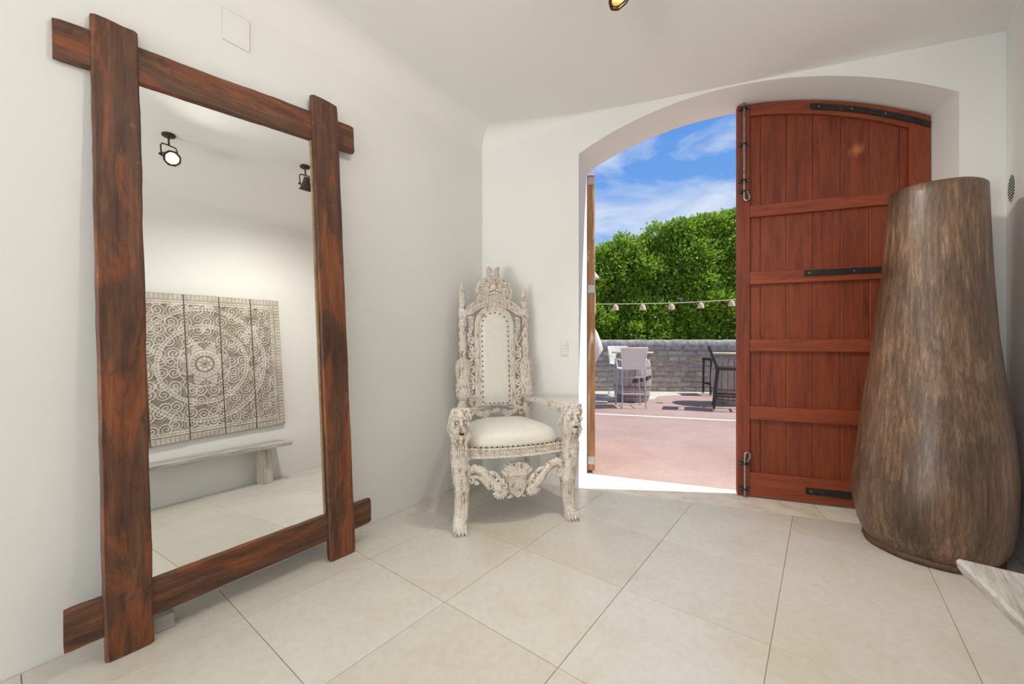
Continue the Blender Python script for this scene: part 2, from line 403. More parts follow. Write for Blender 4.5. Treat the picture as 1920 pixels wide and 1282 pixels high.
# left wall, right wall, rear wall
cut = lambda *ps: [(p.x, p.y) for p in ps]
struct(MB().prism(cut(PR_L, PC_L, PC_L-S*.48, PR_L-WN*.4), -.1, CEIL, XY).build('wall_left', M['plaster'], smooth=False))
RDb = 0
struct(MB().prism(cut(PC_R, PR_R, PR_R-RN*.35, PC_R+S*.39), -.1, CEIL, XY).build('wall_right', M['plaster'], smooth=False))
RW = (PR_L-PR_R); RL = RW.length; RW.normalize(); RB = V((-RW.y, RW.x, 0))
if RB.dot(cen-PR_R) > 0: RB = -RB                       # outward
rwf = lambda a, b, d: PR_R+RW*a+RB*d+V((0, 0, b))
o0, o1, oz = .18, RL-.18, 2.35
mb = MB()
mb.prism([(-.4, -.1), (o0, -.1), (o0, CEIL), (-.4, CEIL)], 0, .3, rwf).prism([(o1, -.1), (RL+.4, -.1), (RL+.4, CEIL), (o1, CEIL)], 0, .3, rwf)
mb.prism([(o0, oz), (o1, oz), (o1, CEIL), (o0, CEIL)], 0, .3, rwf)
struct(mb.build('wall_rear', M['plaster'], smooth=False))
wf = struct(empty('added_window_1', rwf(0, 0, 0)))  # unseen opening added to hold the rear fill lights
mb = MB()
def rbar(mb, a0, a1, b0, b1): return mb.prism([(a0, b0), (a1, b0), (a1, b1), (a0, b1)], .12, .17, lambda a, b, d: rwf(a, b, d)-rwf(0, 0, 0))
for a0, a1, b0, b1 in ((o0, o0+.06, 0, oz), (o1-.06, o1, 0, oz), (o0, o1, oz-.06, oz), (o0, o1, 0, .08), ((o0+o1)/2-.04, (o0+o1)/2+.04, 0, oz)): rbar(mb, a0, a1, b0, b1)
mb.build('added_window_frame', M['chairwhite'], wf, smooth=False)
al = bpy.data.lights.new('rear_fill', 'AREA'); al.shape = 'RECTANGLE'; al.size = o1-o0; al.size_y = oz; al.energy = REAR_W; al.color = (.98, .985, .96)  # added fill light facing into the room, out of view
ao = bpy.data.objects.new('rear_fill', al); COL.objects.link(ao)
al2 = bpy.data.lights.new('rear_up_fill', 'AREA'); al2.shape = 'RECTANGLE'; al2.size = o1-o0; al2.size_y = 1.1; al2.energy = REAR_UP; al2.color = (.98, .985, .96)  # second added fill, tilted up to brighten the ceiling
ao2 = bpy.data.objects.new('rear_up_fill', al2); COL.objects.link(ao2)
ao2.location = rwf((o0+o1)/2, .60, .25); ao2.rotation_euler = (-RB+V((0, 0, 1.9))).normalized().to_track_quat('-Z', 'Z').to_euler()
ao.location = rwf((o0+o1)/2, oz/2, .22); ao.rotation_euler = (-RB).to_track_quat('-Z', 'Z').to_euler()
# ceiling with a soft cove along the left wall
ext = [PC_L-WN*.35+N*.3, PC_R+N*.3+S*.4, PR_R-RN*.3+RB*.3, PR_L-WN*.35+RB*.3]
struct(MB().prism(poly2(ext), CEIL, CEIL+.3, XY).build('ceiling', M['ceiling'], smooth=False))
def cove(p, q, n, r, name):
    mb = MB(); rings = []
    for P in (p, q):
        rings.append([P+V((0, 0, CEIL))]+[P+n*(r-r*cos(a))+V((0, 0, CEIL-r+r*sin(a))) for a in [pi/2*k/8 for k in range(9)]])
    mb.rings(rings); return struct(mb.build(name, M['ceiling'], smooth=True, sharp=50))
cove(PR_L, PC_L, WN, .17, 'trim_1')
mb = MB(); rings = []
for k in range(13):
    t = k/12; P = PC_L+(bw(.35, 0, 0)-PC_L)*t; r = .004+.17*(1-t)**1.2
    rings.append([P+V((0, 0, CEIL))]+[P-N*(r-r*cos(a))+V((0, 0, CEIL-r+r*sin(a))) for a in [pi/2*q/8 for q in range(9)]])
struct(mb.rings(rings).build('trim_2', M['ceiling'], smooth=True, sharp=50))
mb = MB(); rings = []
for k in range(17):
    t = k/16; P = PC_R-RD*.05+(PR_R-PC_R+RD*.05)*t; r = .004+.156*min(1, t/.3)**1.5
    rings.append([P+V((0, 0, CEIL))]+[P+RN*(r-r*cos(a))+V((0, 0, CEIL-r+r*sin(a))) for a in [pi/2*q/8 for q in range(9)]])
struct(mb.rings(rings).build('trim_3', M['ceiling'], smooth=True, sharp=50))
# threshold stones, ground
th = struct(empty('threshold', J))
for s0, s1 in ((0, 1.70), (1.703, OPW)):
    MB().prism([(s0+.001, .003), (s1-.001, .003), (s1-.001, TH), (s0+.001, TH)], -.12, .0005, lambda a, b, d: S*a+N*b+V((0, 0, d))).build('threshold_stone', M['threshold'], th, smooth=False, bevel=.004)
g0, g1 = bw(-20, TH, 0), bw(26, TH, 0)
gr = struct(MB().prism(cut(g0, g1, V((32, 40, 0)), V((-22, 40, 0))), -.15, -.004, XY).build('ground', M['red'], smooth=False))
WY = lambda x: 10.0-(x-2.03)*.085                       # foot of the garden wall
def strip(name, pts, z0, z1, mat, **k):
    return MB().prism(pts, z0, z1, XY).build(name, mat, smooth=False, **k)
kerb = struct(strip('kerb_strip', [(-4, WY(-4)-1.75), (1.2, WY(1.2)-1.7), (2.4, WY(2.4)-1.6), (3.0, WY(3)-1.45), (3.25, WY(3.2)-.95), (4.4, WY(4.4)-.34), (9, WY(9)-.34), (9, WY(9)+.5), (-4, WY(-4)+.5)], -.004, .006, M['concrete']))
a_, b_ = fl(1112, 775), fl(1378, 788); ld = (b_-a_).normalized(); ln = V((-ld.y, ld.x, 0))*.045
o = strip('painted_line', cut(a_-ld*4-ln, a_-ld*4+ln, b_+ld*4+ln, b_+ld*4-ln), -.004, -.001, M['line'])
struct(o)

# ================================================================== DOORS
def door_leaf():
    root = struct(empty('door_1', mw=Matrix.Translation(bw(0, 0, 0)) @ Matrix(((S.x, N.x, 0, 0), (S.y, N.y, 0, 0), (0, 0, 1, 0), (0, 0, 0, 1)))))
    D0, TK = .265, .055                                  # inner face depth, thickness
    s0, s1 = OPW/2+.012, OPW-.006
    fnl = lambda a, b, d: V((a, d, b))
    z0 = .012
    st = .088                                            # stile width
    top = lambda s: arch(s)-.012
    pts = lambda a, b, n=10: [a+(b-a)*k/n for k in range(n+1)]
    def rail(name, a, b, za, zb, mat=M['doorH'], d0=D0, d1=D0+TK): return MB().prism([(a, za), (b, za), (b, zb), (a, zb)], d0, d1, fnl).build(name, mat, root, smooth=False, bevel=.004)
    MB().prism([(s0, z0), (s0+st, z0), (s0+st, top(s0+st)), (s0, top(s0))], D0-.003, D0+TK, fnl).build('stile', M['door'], root, smooth=False, bevel=.004)
    MB().prism([(s1-.115, z0), (s1, z0), (s1, top(s1)), (s1-.06, top(s1-.06)), (s1-.115, top(s1-.115))], D0-.003, D0+TK, fnl).build('stile', M['door'], root, smooth=False, bevel=.004)
    xs = pts(s0+st, s1-.115, 14)
    MB().prism([(s, top(s)) for s in xs]+[(s, top(s)-.085-.035*((s-s0)/(s1-s0))) for s in xs[::-1]], D0, D0+TK, fnl).build('top_rail', M['doorH'], root, smooth=True, bevel=.004)
    a, b = s0+st, s1-.115
    for za, zb in ((2.178, 2.268), (1.655, 1.752), (1.135, 1.229), (.606, .711)): rail('rail', a, b, za, zb)
    rail('bottom_rail', a, b, z0, .195)
    # planks behind the frame
    def s_at(px):                                        # photo column on the plank plane
        r = V(((px-960)/F, 1, 0)); p = line_x(V((0, 0, 0)), r, bw(0, D0+.03, 0), S); return (p-bw(0, D0+.03, 0)).dot(S)
    bd = [s0+.05]+[s_at(p) for p in (1426, 1474, 1524, 1576, 1630, 1687)]+[s1-.03]
    for k in range(len(bd)-1):
        p0, p1 = bd[k]+.0002, bd[k+1]-.0002; ss = pts(p0, p1, 3)
        off = rnd.uniform(-.002, .002)
        MB().prism([(p0, .03), (p1, .03)]+[(s, top(s)-.03) for s in ss[::-1]], D0+.030+off, D0+.050, fnl).build('plank', M['door'], root, smooth=False, bevel=.005)
    # iron straps
    xs = pts(s_at(1517), s1-.004, 14)
    def wob(s): return top(s)-.052-.012*((s-s_at(1517))/(s1-s_at(1517)))
    st_o = MB().prism([(s, wob(s)+.02) for s in xs]+[(s, wob(s)-.022) for s in xs[::-1]], D0-.010, D0-.001, fnl).build('hinge_strap', M['iron'], root, smooth=True)
    def screws(par, lst):
        for s_, z_ in lst: MB().lathe([(.007, 0), (.006, .003), (.002, .004)], 8, (s_, D0-.010, z_), (0, -1, 0)).build('screw', M['steel'], par)
    screws(st_o, [(s, wob(s)) for s in (xs[1], xs[5], xs[9])])
    for za, zb, xa in ((1.700, 1.742, 1505), (.075, .123, 1508)):
        o_ = MB().prism([(s_at(xa), za), (s1-.004, za), (s1-.004, zb), (s_at(xa), zb)], D0-.012, D0-.001, fnl).build('hinge_strap', M['iron'], root, smooth=False, bevel=.002)
        screws(o_, [(s_at(xa)+.03, (za+zb)/2), (s_at(xa)+.3, (za+zb)/2)])
    # slide bolts
    def bolt(x, za, zb, brs, hook_z, up):
        y = D0-.02
        path = [V((x, y, za)), V((x, y, zb))]
        sg = 1 if up else -1
        hk = hook_z
        loop = [V((x+.018-.018*cos(t), y-.004, hk+sg*(.018*sin(t)))) for t in [pi*k/8 for k in range(9)]]+[V((x+.034, y-.004, hk-sg*.02)), V((x+.018, y-.004, hk-sg*.055))]
        pp = ([V((x, y, za))] if up else [V((x, y, zb))])+loop
        b_o = MB().tube(pp, .0085, 8).build('slide_bolt', M['steel'], root)
        for z_ in brs:
            br = MB().box((x, D0-.005, z_), (.075, .006, .028)).tube([(x-.014, D0-.006, z_), (x-.013, y-.006, z_), (x, y-.013, z_), (x+.013, y-.006, z_), (x+.014, D0-.006, z_)], .006, 6).build('bolt_bracket', M['iron'], b_o, smooth=False)
            br2 = MB()
            for q in (-.029, .029): br2.lathe([(.006, 0), (.005, .004)], 6, (x+q, D0-.008, z_), (0, -1, 0))
            br2.build('screw', M['steel'], b_o)
    zz = lambda y: CH+(HOR-y)/F*bw(s0+.04, D0, 0).y
    bolt(s0+.045, zz(372), top(s0+.045)+.004, [zz(y) for y in (205, 272, 340, 360)], zz(374), False)
    bolt(s0+.05, .001, zz(846), [zz(868), zz(915)], zz(850), True)
    # pale knot
    return root
kn = bw(0, 0, 0); r_ = V(((1605-960)/F, 1, (HOR-280)/F)); t_ = (bw(0, .295, 0)-V((0, 0, CH))).dot(N)/r_.dot(N); kp = V((0, 0, CH))+r_*t_-bw(0, 0, 0)
def add_knot(m, c):
    g = NG(m.node_tree); b = m.node_tree.nodes['Principled BSDF']; old = b.inputs['Base Color'].links[0].from_socket
    tc_ = g.n('ShaderNodeTexCoord'); d_ = g.n('ShaderNodeVectorMath', operation='DISTANCE'); g.l(tc_.outputs['Object'], d_.inputs[0]); d_.inputs[1].default_value = c
    nz_ = g.noise(tc_.outputs['Object'], 22, 4, .6)
    sm = g.n('ShaderNodeMath', operation='MULTIPLY_ADD'); g.l(nz_, sm.inputs[0]); sm.inputs[1].default_value = .09; g.l(d_.outputs['Value'], sm.inputs[2])
    f = g.ramp(sm.outputs[0], [(.055, .8), (.10, 0)]); g.l(g.mix(f, old, (.52, .20, .065)), b.inputs['Base Color'])
add_knot(M['door'], (kp.dot(S), .297, kp.z))
door_leaf()
def left_leaf():
    hx, hy = bw(.0, .425, 0).x, bw(.0, .425, 0).y
    ang = -.09                                           # swung outward, almost edge on
    root = struct(empty('door_2', (hx, hy, 0), ang))
    tk = .072; w = 1.17; z0 = .02
    h0 = 2.80; top = lambda t: arch(t)-.01
    fn = lambda a, b, d: V((d, a, b))
    P = [k/10 for k in range(11)]
    MB().prism([(0, z0), (.10, z0), (.10, top(.10)), (0, top(0.0)-.0)], 0, tk, fn).build('stile', M['oldwood'], root, smooth=False, bevel=.006)
    MB().prism([(w-.10, z0), (w, z0), (w, top(w)), (w-.10, top(w-.1))], 0, tk, fn).build('stile', M['oldwood'], root, smooth=False, bevel=.004)
    xs = [.10+(w-.2)*p for p in P]
    MB().prism([(s, top(s)) for s in xs]+[(s, top(s)-.11) for s in xs[::-1]], .002, tk-.002, fn).build('top_rail', M['oldwood'], root, smooth=False)
    for za, zb in ((z0, .2), (.606, .71), (1.135, 1.23), (1.655, 1.75), (2.18, 2.27)): MB().prism([(.10, za), (w-.10, za), (w-.10, zb), (.10, zb)], 0, .05, fn).build('rail', M['oldwood'], root, smooth=False)
    n = 7
    for k in range(n):
        a, b = .06+(w-.12)*k/n+.002, .06+(w-.12)*(k+1)/n-.002
        MB().prism([(a, .05), (b, .05), (b, top(b)-.05), (a, top(a)-.05)], .05, tk-.004, fn).build('plank', M['oldwood'], root, smooth=False)
    for z_ in (.115, 1.70, 2.70):
        MB().box((tk/2, -.003, z_), (tk*.86, .008, .07)).build('hinge_plate', M['galv'], root, smooth=False, bevel=.002)
left_leaf()

# ================================================================== MIRROR
MANG = atan2(*((fl(645, 1040)-fl(243, 1231)).to_tuple()[:2]))+.045
mm = V((sin(MANG), cos(MANG), 0)); hh = V((mm.y, -mm.x, 0)); MTH = .064
mn = hh*cos(MTH)+V((0, 0, sin(MTH))); mu = V((0, 0, cos(MTH)))-hh*sin(MTH)
mc = (fl(243, 1231)+fl(645, 1040))/2
MW = Matrix(((mm.x, mu.x, mn.x, mc.x), (mm.y, mu.y, mn.y, mc.y), (mm.z, mu.z, mn.z, mc.z+.004), (0, 0, 0, 1)))
mir = tag(empty('standing_mirror', mw=MW), 'tall leaning mirror in a rough red-brown timber frame with crossed corners', 'mirror')
def beam(name, axis, a0, a1, b0s, b1s, w0, w1, mat, seed, amp=.0032, nseg=60):
    """rough sawn beam: along axis a, edges b0s(a)..b1s(a) linear pairs, thickness w0..w1"""
    mb = MB(); rings = []
    for k in range(nseg+1):
        t = k/nseg; a = a0+(a1-a0)*t
        b0 = b0s[0]+(b0s[1]-b0s[0])*t; b1 = b1s[0]+(b1s[1]-b1s[0])*t
        e0 = amp*(noise.noise(V((a*4, seed, 0)))+.6*noise.noise(V((a*15, seed, 3)))); e1 = amp*(noise.noise(V((a*4, seed, 9)))+.6*noise.noise(V((a*15, seed, 5))))
        b0 += e0; b1 += e1
        edge = min(t, 1-t)*(a1-a0); c = .006 if edge > .004 else .012
        sh = [(b0+c, w0), (b0, w0+c), (b0, w1-c), (b0+c, w1), (b0*.66+b1*.34, w1+.6*e0), (b0*.34+b1*.66, w1+.6*e1), (b1-c, w1), (b1, w1-c), (b1, w0+c), (b1-c, w0)]
        da = 0
        if k in (0, nseg): da = None
        ring = []
        for i, (b, w) in enumerate(sh):
            aa = a
            if da is None: aa = a+.005*noise.noise(V((b*30, seed, k)))
            ring.append(V((b, aa, w)) if axis == 'Y' else V((aa, b, w)))
        rings.append(ring)
    return mb.rings(rings).build(name, mat, mir, smooth=True, sharp=32)
# rails (behind the posts), then posts, in mirror-plane metres
beam('rail', 'X', -.631, .598, (2.277, 2.375), (2.432, 2.545), -.047, -.012, M['beamX'], 3.1)
beam('rail', 'X', -.613, .623, (.088, .118), (.236, .262), -.047, -.012, M['beamX'], 5.7)
beam('post', 'Y', -.004, 2.505, (-.511, -.532), (-.371, -.392), -.042, .0, M['beamY'], 1.3)
beam('post', 'Y', .002, 2.615, (.359, .337), (.510, .492), -.042, .0, M['beamY'], 8.9)
glass = MB().prism([(-.40, .23), (.38, .23), (.38, 2.40), (-.40, 2.33)], -.036, -.028, XY).build('mirror_glass', M['mirror'], mir, smooth=False)
glass['label'] = 'silvered mirror glass'
MB().prism([(.345, .262), (.352, .262), (.342, 2.37), (.331, 2.37)], -.03, -.020, XY).build('inner_fillet', M['fillet'], mir, smooth=False)
# little grey wedge on the floor behind the post
wp = fl(300, 1176)
mb = MB(); mb.box((0, 0, .03), (.085, .06, .055)).box((0, 0, .004), (.095, .07, .008))
o = mb.build('floor_wedge', M['grey_plastic'], None, bevel=.008, loc=wp); o.rotation_euler = (0, 0, .9)
tag(o, 'small grey plastic wedge on the floor behind the mirror post', 'wedge')

# ================================================================== THRONE CHAIR
CA = radians(16.3)
chair = tag(empty('throne_chair', (.033, 2.655, 0), CA), 'high-backed carved throne chair in whitewashed wood with cream upholstery', 'chair')
CM = M['carved']
def spiral(c, r0, turns, start, sgn=1, n=18, shrink=.18, plane='xz', y=0):
    out = []
    for k in range(n+1):
        t = k/n; r = r0*(1-(1-shrink)*t); a = start+sgn*turns*2*pi*t
        out.append(V((c[0]+r*cos(a), y, c[1]+r*sin(a))))
    return out
def sect(cx_, cy_, z, rx, ry, n=14, p=2.8):
    r = []
    for k in range(n):
        a = 2*pi*k/n; ca, sa = cos(a), sin(a)
        r.append(V((cx_+rx*math.copysign(abs(ca)**(2/p), ca), cy_+ry*math.copysign(abs(sa)**(2/p), sa), z)))
    return r
def front_leg(sx):
    X0 = sx*.384
    mb = MB()
    prof = [(0, 0, -.008, .043, .052), (.02, 0, -.010, .045, .057), (.05, 0, -.008, .044, .053), (.075, -.004, .0, .043, .049), (.11, -.010, .006, .043, .047), (.17, -.016, .010, .045, .048), (.24, -.016, .010, .047, .050), (.262, -.017, .010, .050, .053), (.27, -.016, .008, .052, .055), (.278, -.016, .008, .049, .052),
            (.33, -.010, .004, .051, .052), (.40, -.004, .0, .053, .053), (.46, .0, -.002, .056, .055), (.50, .0, -.003, .058, .056), (.53, .0, -.004, .054, .054), (.57, 0, -.004, .052, .052), (.60, 0, 0, .05, .05)]
    mb.rings([sect(X0+sx*cx_*1.0, cy_, z, rx, ry) for z, cx_, cy_, rx, ry in prof])
    # toes
    for k in range(4):
        q = -.033+.022*k
        mb.ell((X0+q, -.056, .018), (.0125, .020, .018)); mb.ell((X0+q, -.046, .040), (.011, .018, .018)); mb.ell((X0+q, -.074, .008), (.005, .008, .006))
    # flutes on the calf
    for q in (-.020, 0, .020):
        mb.tube([(X0-sx*.016+q, -.038, .10), (X0-sx*.02+q, -.036, .15), (X0-sx*.019+q, -.040, .20), (X0-sx*.017+q, -.044, .245)], [.004, .007, .007, .004], 6)
    for q in (-.028, .028):
        mb.tube([(X0-sx*.016+q, -.03, .085), (X0-sx*.02+q, -.028, .15), (X0-sx*.018+q, -.034, .25)], .005, 5)
    # rosettes
    for k in range(4):
        z = .300+.047*k; cx2 = X0-sx*.012*(1-k/4); yy = -.050-.002*k
        mb.lathe([(.021, 0), (.021, .006), (.015, .006), (.013, .003), (.006, .003), (.006, .009), (.001, .011)], 14, (cx2, yy+.002, z), (0, -1, 0))
        for s2 in (-1, 1): mb.lathe([(.013, 0), (.013, .006), (.006, .006), (.004, .010)], 10, (cx2+s2*.048, yy+.03, z+.022), (s2, -.3, 0))
    for k in range(5):
        a = -.03+.015*k; mb.ell((X0-sx*.001+a, -.058, .505), (.007, .010, .024), Matrix.Rotation(-a*12, 3, 'Y'))
        mb.ell((X0-sx*.001+a, -.060, .545), (.006, .008, .018), Matrix.Rotation(a*9, 3, 'Y'))
    leg = mb.build('front_leg', CM, chair)
    # lion head
    hb = MB()
    hp = [(.555, .040, .045), (.585, .056, .058), (.62, .064, .066), (.66, .067, .068), (.70, .066, .066), (.735, .066, .064), (.765, .062, .058), (.782, .048, .046), (.788, .02, .02)]
    hb.rings([sect(X0, -.006, z, rx, ry, 16, 2.5) for z, rx, ry in hp])
    yf = -.070
    hb.ell((X0, yf-.012, .665), (.026, .030, .024)); hb.ell((X0, yf-.030, .680), (.016, .014, .011)); hb.tube([(X0, yf-.018, .688), (X0, yf-.008, .715), (X0, yf, .735)], [.013, .012, .014], 6)
    for s2 in (-1, 1):
        hb.ell((X0+s2*.017, yf-.016, .655), (.015, .017, .014)); hb.tube([(X0+s2*.006, yf-.012, .722), (X0+s2*.024, yf-.012, .732), (X0+s2*.044, yf+.006, .720)], [.007, .010, .006], 6)
        hb.ell((X0+s2*.026, yf-.006, .708), (.010, .008, .008)); hb.ell((X0+s2*.045, yf+.004, .690), (.015, .02, .02))
        for q in range(5): hb.ell((X0+s2*(.062+.003*(q % 2)), -.045+.024*q, .735-.024*q), (.011, .015, .022), nu=6, nv=4)
        for q in range(4): hb.ell((X0+s2*(.054-.009*q), -.060, .622-.016*q), (.010, .014, .021), Matrix.Rotation(-s2*.25, 3, 'Y'), nu=6, nv=4)
        hb.tube([p+V((0, 0, 0)) for p in spiral((X0+s2*.036, .770), .020, 1.3, 0, s2, 12, y=yf+.012)], .007, 5)
    for q in range(7):
        a = pi*q/6; hb.ell((X0+.054*cos(a), yf+.028+.0*sin(a), .752+.026*sin(a)), (.014, .020, .016), nu=6, nv=4)
    hb.ell((X0, yf-.010, .618), (.015, .016, .026)); hb.ell((X0, yf-.004, .592), (.011, .012, .024))
    h_o = hb.build('lion_head', CM, leg)
    MB().ell((X0, yf-.024, .640), (.017, .008, .006)).build('mouth', M['nail'], leg)
    return leg
front_leg(-1); front_leg(1)
# rear posts: axis leans back
YB0, YB1 = .56, .66
def yb(z): return YB0+(YB1-YB0)*max(0, (z-.4))/1.28
for sx in (-1, 1):
    X0 = sx*.26
    mb = MB()
    prof = [(0, .030), (.03, .032), (.06, .027), (.2, .025), (.40, .030), (.42, .034), (.52, .034), (.56, .026), (.62, .024), (.66, .030), (.70, .034), (.725, .022), (.74, .026), (.75, .034), (.775, .047), (.82, .054), (.90, .055), (.98, .054), (1.03, .052), (1.06, .043), (1.075, .026), (1.085, .024), (1.095, .029), (1.105, .024), (1.12, .026), (1.20, .028), (1.23, .023), (1.25, .029), (1.28, .028), (1.30, .022), (1.33, .027), (1.37, .026), (1.385, .030), (1.395, .024), (1.405, .030)]
    mb.rings([sect(X0, yb(z), z, r, r, 14, 2.2) for z, r in prof])
    mb.rings([sect(X0, yb(z), z, r, r, 14, 6) for z, r in [(1.405, .026), (1.41, .031), (1.475, .031), (1.48, .026)]])
    prof2 = [(1.48, .024), (1.49, .030), (1.50, .022), (1.53, .027), (1.545, .026), (1.555, .021), (1.565, .028), (1.575, .021), (1.60, .023), (1.61, .018), (1.62, .022), (1.63, .016), (1.655, .015), (1.675, .009), (1.69, .004)]
    mb.rings([sect(X0, yb(z), z, r, r, 12, 2) for z, r in prof2])
    post = mb.build('rear_post', CM, chair)
    rb = MB()                                            # ribs on the tassel and leaves on the shaft
    for k in range(14):
        a = 2*pi*k/14
        rb.tube([(X0+.050*cos(a), yb(.93)+.050*sin(a), .925), (X0+.055*cos(a), yb(.98)+.055*sin(a), .99), (X0+.050*cos(a), yb(1.04)+.050*sin(a), 1.04), (X0+.036*cos(a), yb(1.06)+.036*sin(a), 1.07)], [.006, .0085, .008, .003], 5)
        for q, z in enumerate((.79, .83, .87)): rb.ell((X0+(.049+.003*q)*cos(a+q*.2), yb(z)+(.049+.003*q)*sin(a+q*.2), z), (.009, .009, .018), nu=6, nv=4)
        if k % 2 == 0:
            for q, z in enumerate((1.14, 1.19, 1.27, 1.345)): rb.ell((X0+.026*cos(a+q*.4), yb(z)+.026*sin(a+q*.4), z), (.008, .008, .022), nu=6, nv=4)
            for q, z in enumerate((1.535, 1.585, 1.61)): rb.ell((X0+(.024-.003*q)*cos(a), yb(z)+(.024-.003*q)*sin(a), z), (.006, .006, .012), nu=6, nv=4)
    tag(rb.build('carved_ribs', CM, post), kind='stuff')
# back panel: arched moulding, pad, pierced strips
def arch_outline(w, z0, z1, n=14, p=1.0):                 # half width w, straight to z1-w*p then arc
    zs = z1-w*p
    return [(-w, z0), (w, z0)]+[(w*cos(a), zs+w*p*sin(a)) for a in [pi*k/n for k in range(n+1)]]
def bf(a, b, d): return V((a, yb(b)+d, b))                # point on the raking back plane
def ringwall(mb, outer, inner, d0, d1):
    n = len(outer)
    mb.rings([[bf(a, b, d0) for a, b in outer], [bf(a, b, d0) for a, b in inner], [bf(a, b, d1) for a, b in inner], [bf(a, b, d1) for a, b in outer]], cap=False, closed=True)
PX = -.012
o_out = arch_outline(.168, .695, 1.505); o_in = arch_outline(.113, .705, 1.452)
mb = MB(); ringwall(mb, o_out, arch_outline(.150, .70, 1.487), -.020, .02); ringwall(mb, arch_outline(.152, .70, 1.489), arch_outline(.136, .70, 1.474), -.034, .015); ringwall(mb, arch_outline(.138, .70, 1.476), o_in, -.026, .02)
mb.build('back_frame', CM, chair)
pad = MB(); rings = []
for k, (sc, dd) in enumerate(((1.0, -.004), (1.0, -.022), (.94, -.030), (.7, -.036), (.35, -.039), (.05, -.040))):
    rings.append([bf(a*sc, 1.08+(b-1.08)*(1-(1-sc)*.45 if sc > .5 else sc), dd) for a, b in arch_outline(.117, .708, 1.456)])
pad.rings(rings)
pad_o = pad.build('back_pad', M['leather'], chair); pad_o['label'] = 'cream leather back pad'
nb = MB(); outl = arch_outline(.108, .716, 1.445, 8)
pn = []
for k in range(16): pn += [(-.108, .735+.040*k), (.108, .735+.040*k)]
for k in range(6): pn.append((-.09+.036*k, .722))
for k in range(1, 8): a = pi*k/8; pn.append((.108*cos(a), 1.337+.108*sin(a)))
for a, b in pn: nb.ell(bf(a, b, -.030), (.0062, .005, .0062), nu=6, nv=4)
tag(nb.build('nail_heads', M['nail'], pad_o), kind='stuff')
for sx in (-1, 1):                                        # pierced leafy side strips
    sb = MB()
    for k in range(5):
        z = .76+.115*k; c = sx*.196; sg = 1 if k % 2 else -1
        sb.tube([bf(p.x, p.z, -.012) for p in spiral((c, z), .024, 1.2, pi/2*sg, sg*sx, 16, .3)], [.0095]*9+[.007]*8, 6)
        sb.tube([bf(c-.02*sg, z-.058, -.010), bf(c+.016*sg, z-.03, -.014), bf(c+.022*sg, z+.01, -.012), bf(c-.01*sg, z+.058, -.010)], [.009, .011, .010, .009], 6)
        sb.ell(bf(c+.018*sg, z+.045, -.016), (.013, .010, .019), nu=6, nv=4)
        sb.ell(bf(c-.020*sg, z+.02, -.014), (.009, .009, .016), nu=6, nv=4)
    sb.tube([bf(sx*.186, .70, 0), bf(sx*.196, .72, -.006), bf(sx*.196, .76, -.004)], .014, 6)
    for z, r in ((1.29, .020), (1.315, .025), (1.345, .020), (1.37, .024), (1.40, .027)): sb.ell(bf(sx*.194, z, -.008), (r, .022, .018))
    for q in (-1, 0, 1): sb.tube([bf(sx*.194+q*.012, 1.31, -.030), bf(sx*.194+q*.015, 1.40, -.030)], .005, 5)
    sb.build('side_carving', CM, chair)
# arched head rail from post to post
mb = MB(); top_, bot_ = [], []
for k in range(25):
    t = -1+2*k/24; a = abs(t); x_ = .258*t
    zt = 1.455+.11*cos(min(1, max(0, (a-.12)/.80))*pi/2)**.9*1.0 if a < .92 else 1.455
    top_.append((x_, zt+.012)); bot_.append((x_, max(1.425, 1.425+.085*cos(min(1, a/.78)*pi/2)) if a < .92 else 1.425))
mb.rings([[bf(a, b, -.022), bf(a, b, .022), bf(c, d, .022), bf(c, d, -.022)] for (a, b), (c, d) in zip(top_, bot_)])
mb.tube([bf(a, b-.004, -.022) for a, b in top_], .010, 6); mb.tube([bf(a, b-.022, -.022) for a, b in top_], .006, 6)
mb.tube([bf(a, b+.006, -.020) for a, b in bot_], .007, 6)
for sx in (-1, 1):
    for k in range(6):
        t = .30+.085*k; i = int((1+sx*t)/2*24); a, b = top_[i]; c, d = bot_[i]
        mb.ell(bf(a, (b*.4+d*.6), -.026), (.016, .010, .012), Matrix.Rotation(sx*.6, 3, 'Y'), nu=6, nv=4)
mb.build('head_rail', CM, chair)
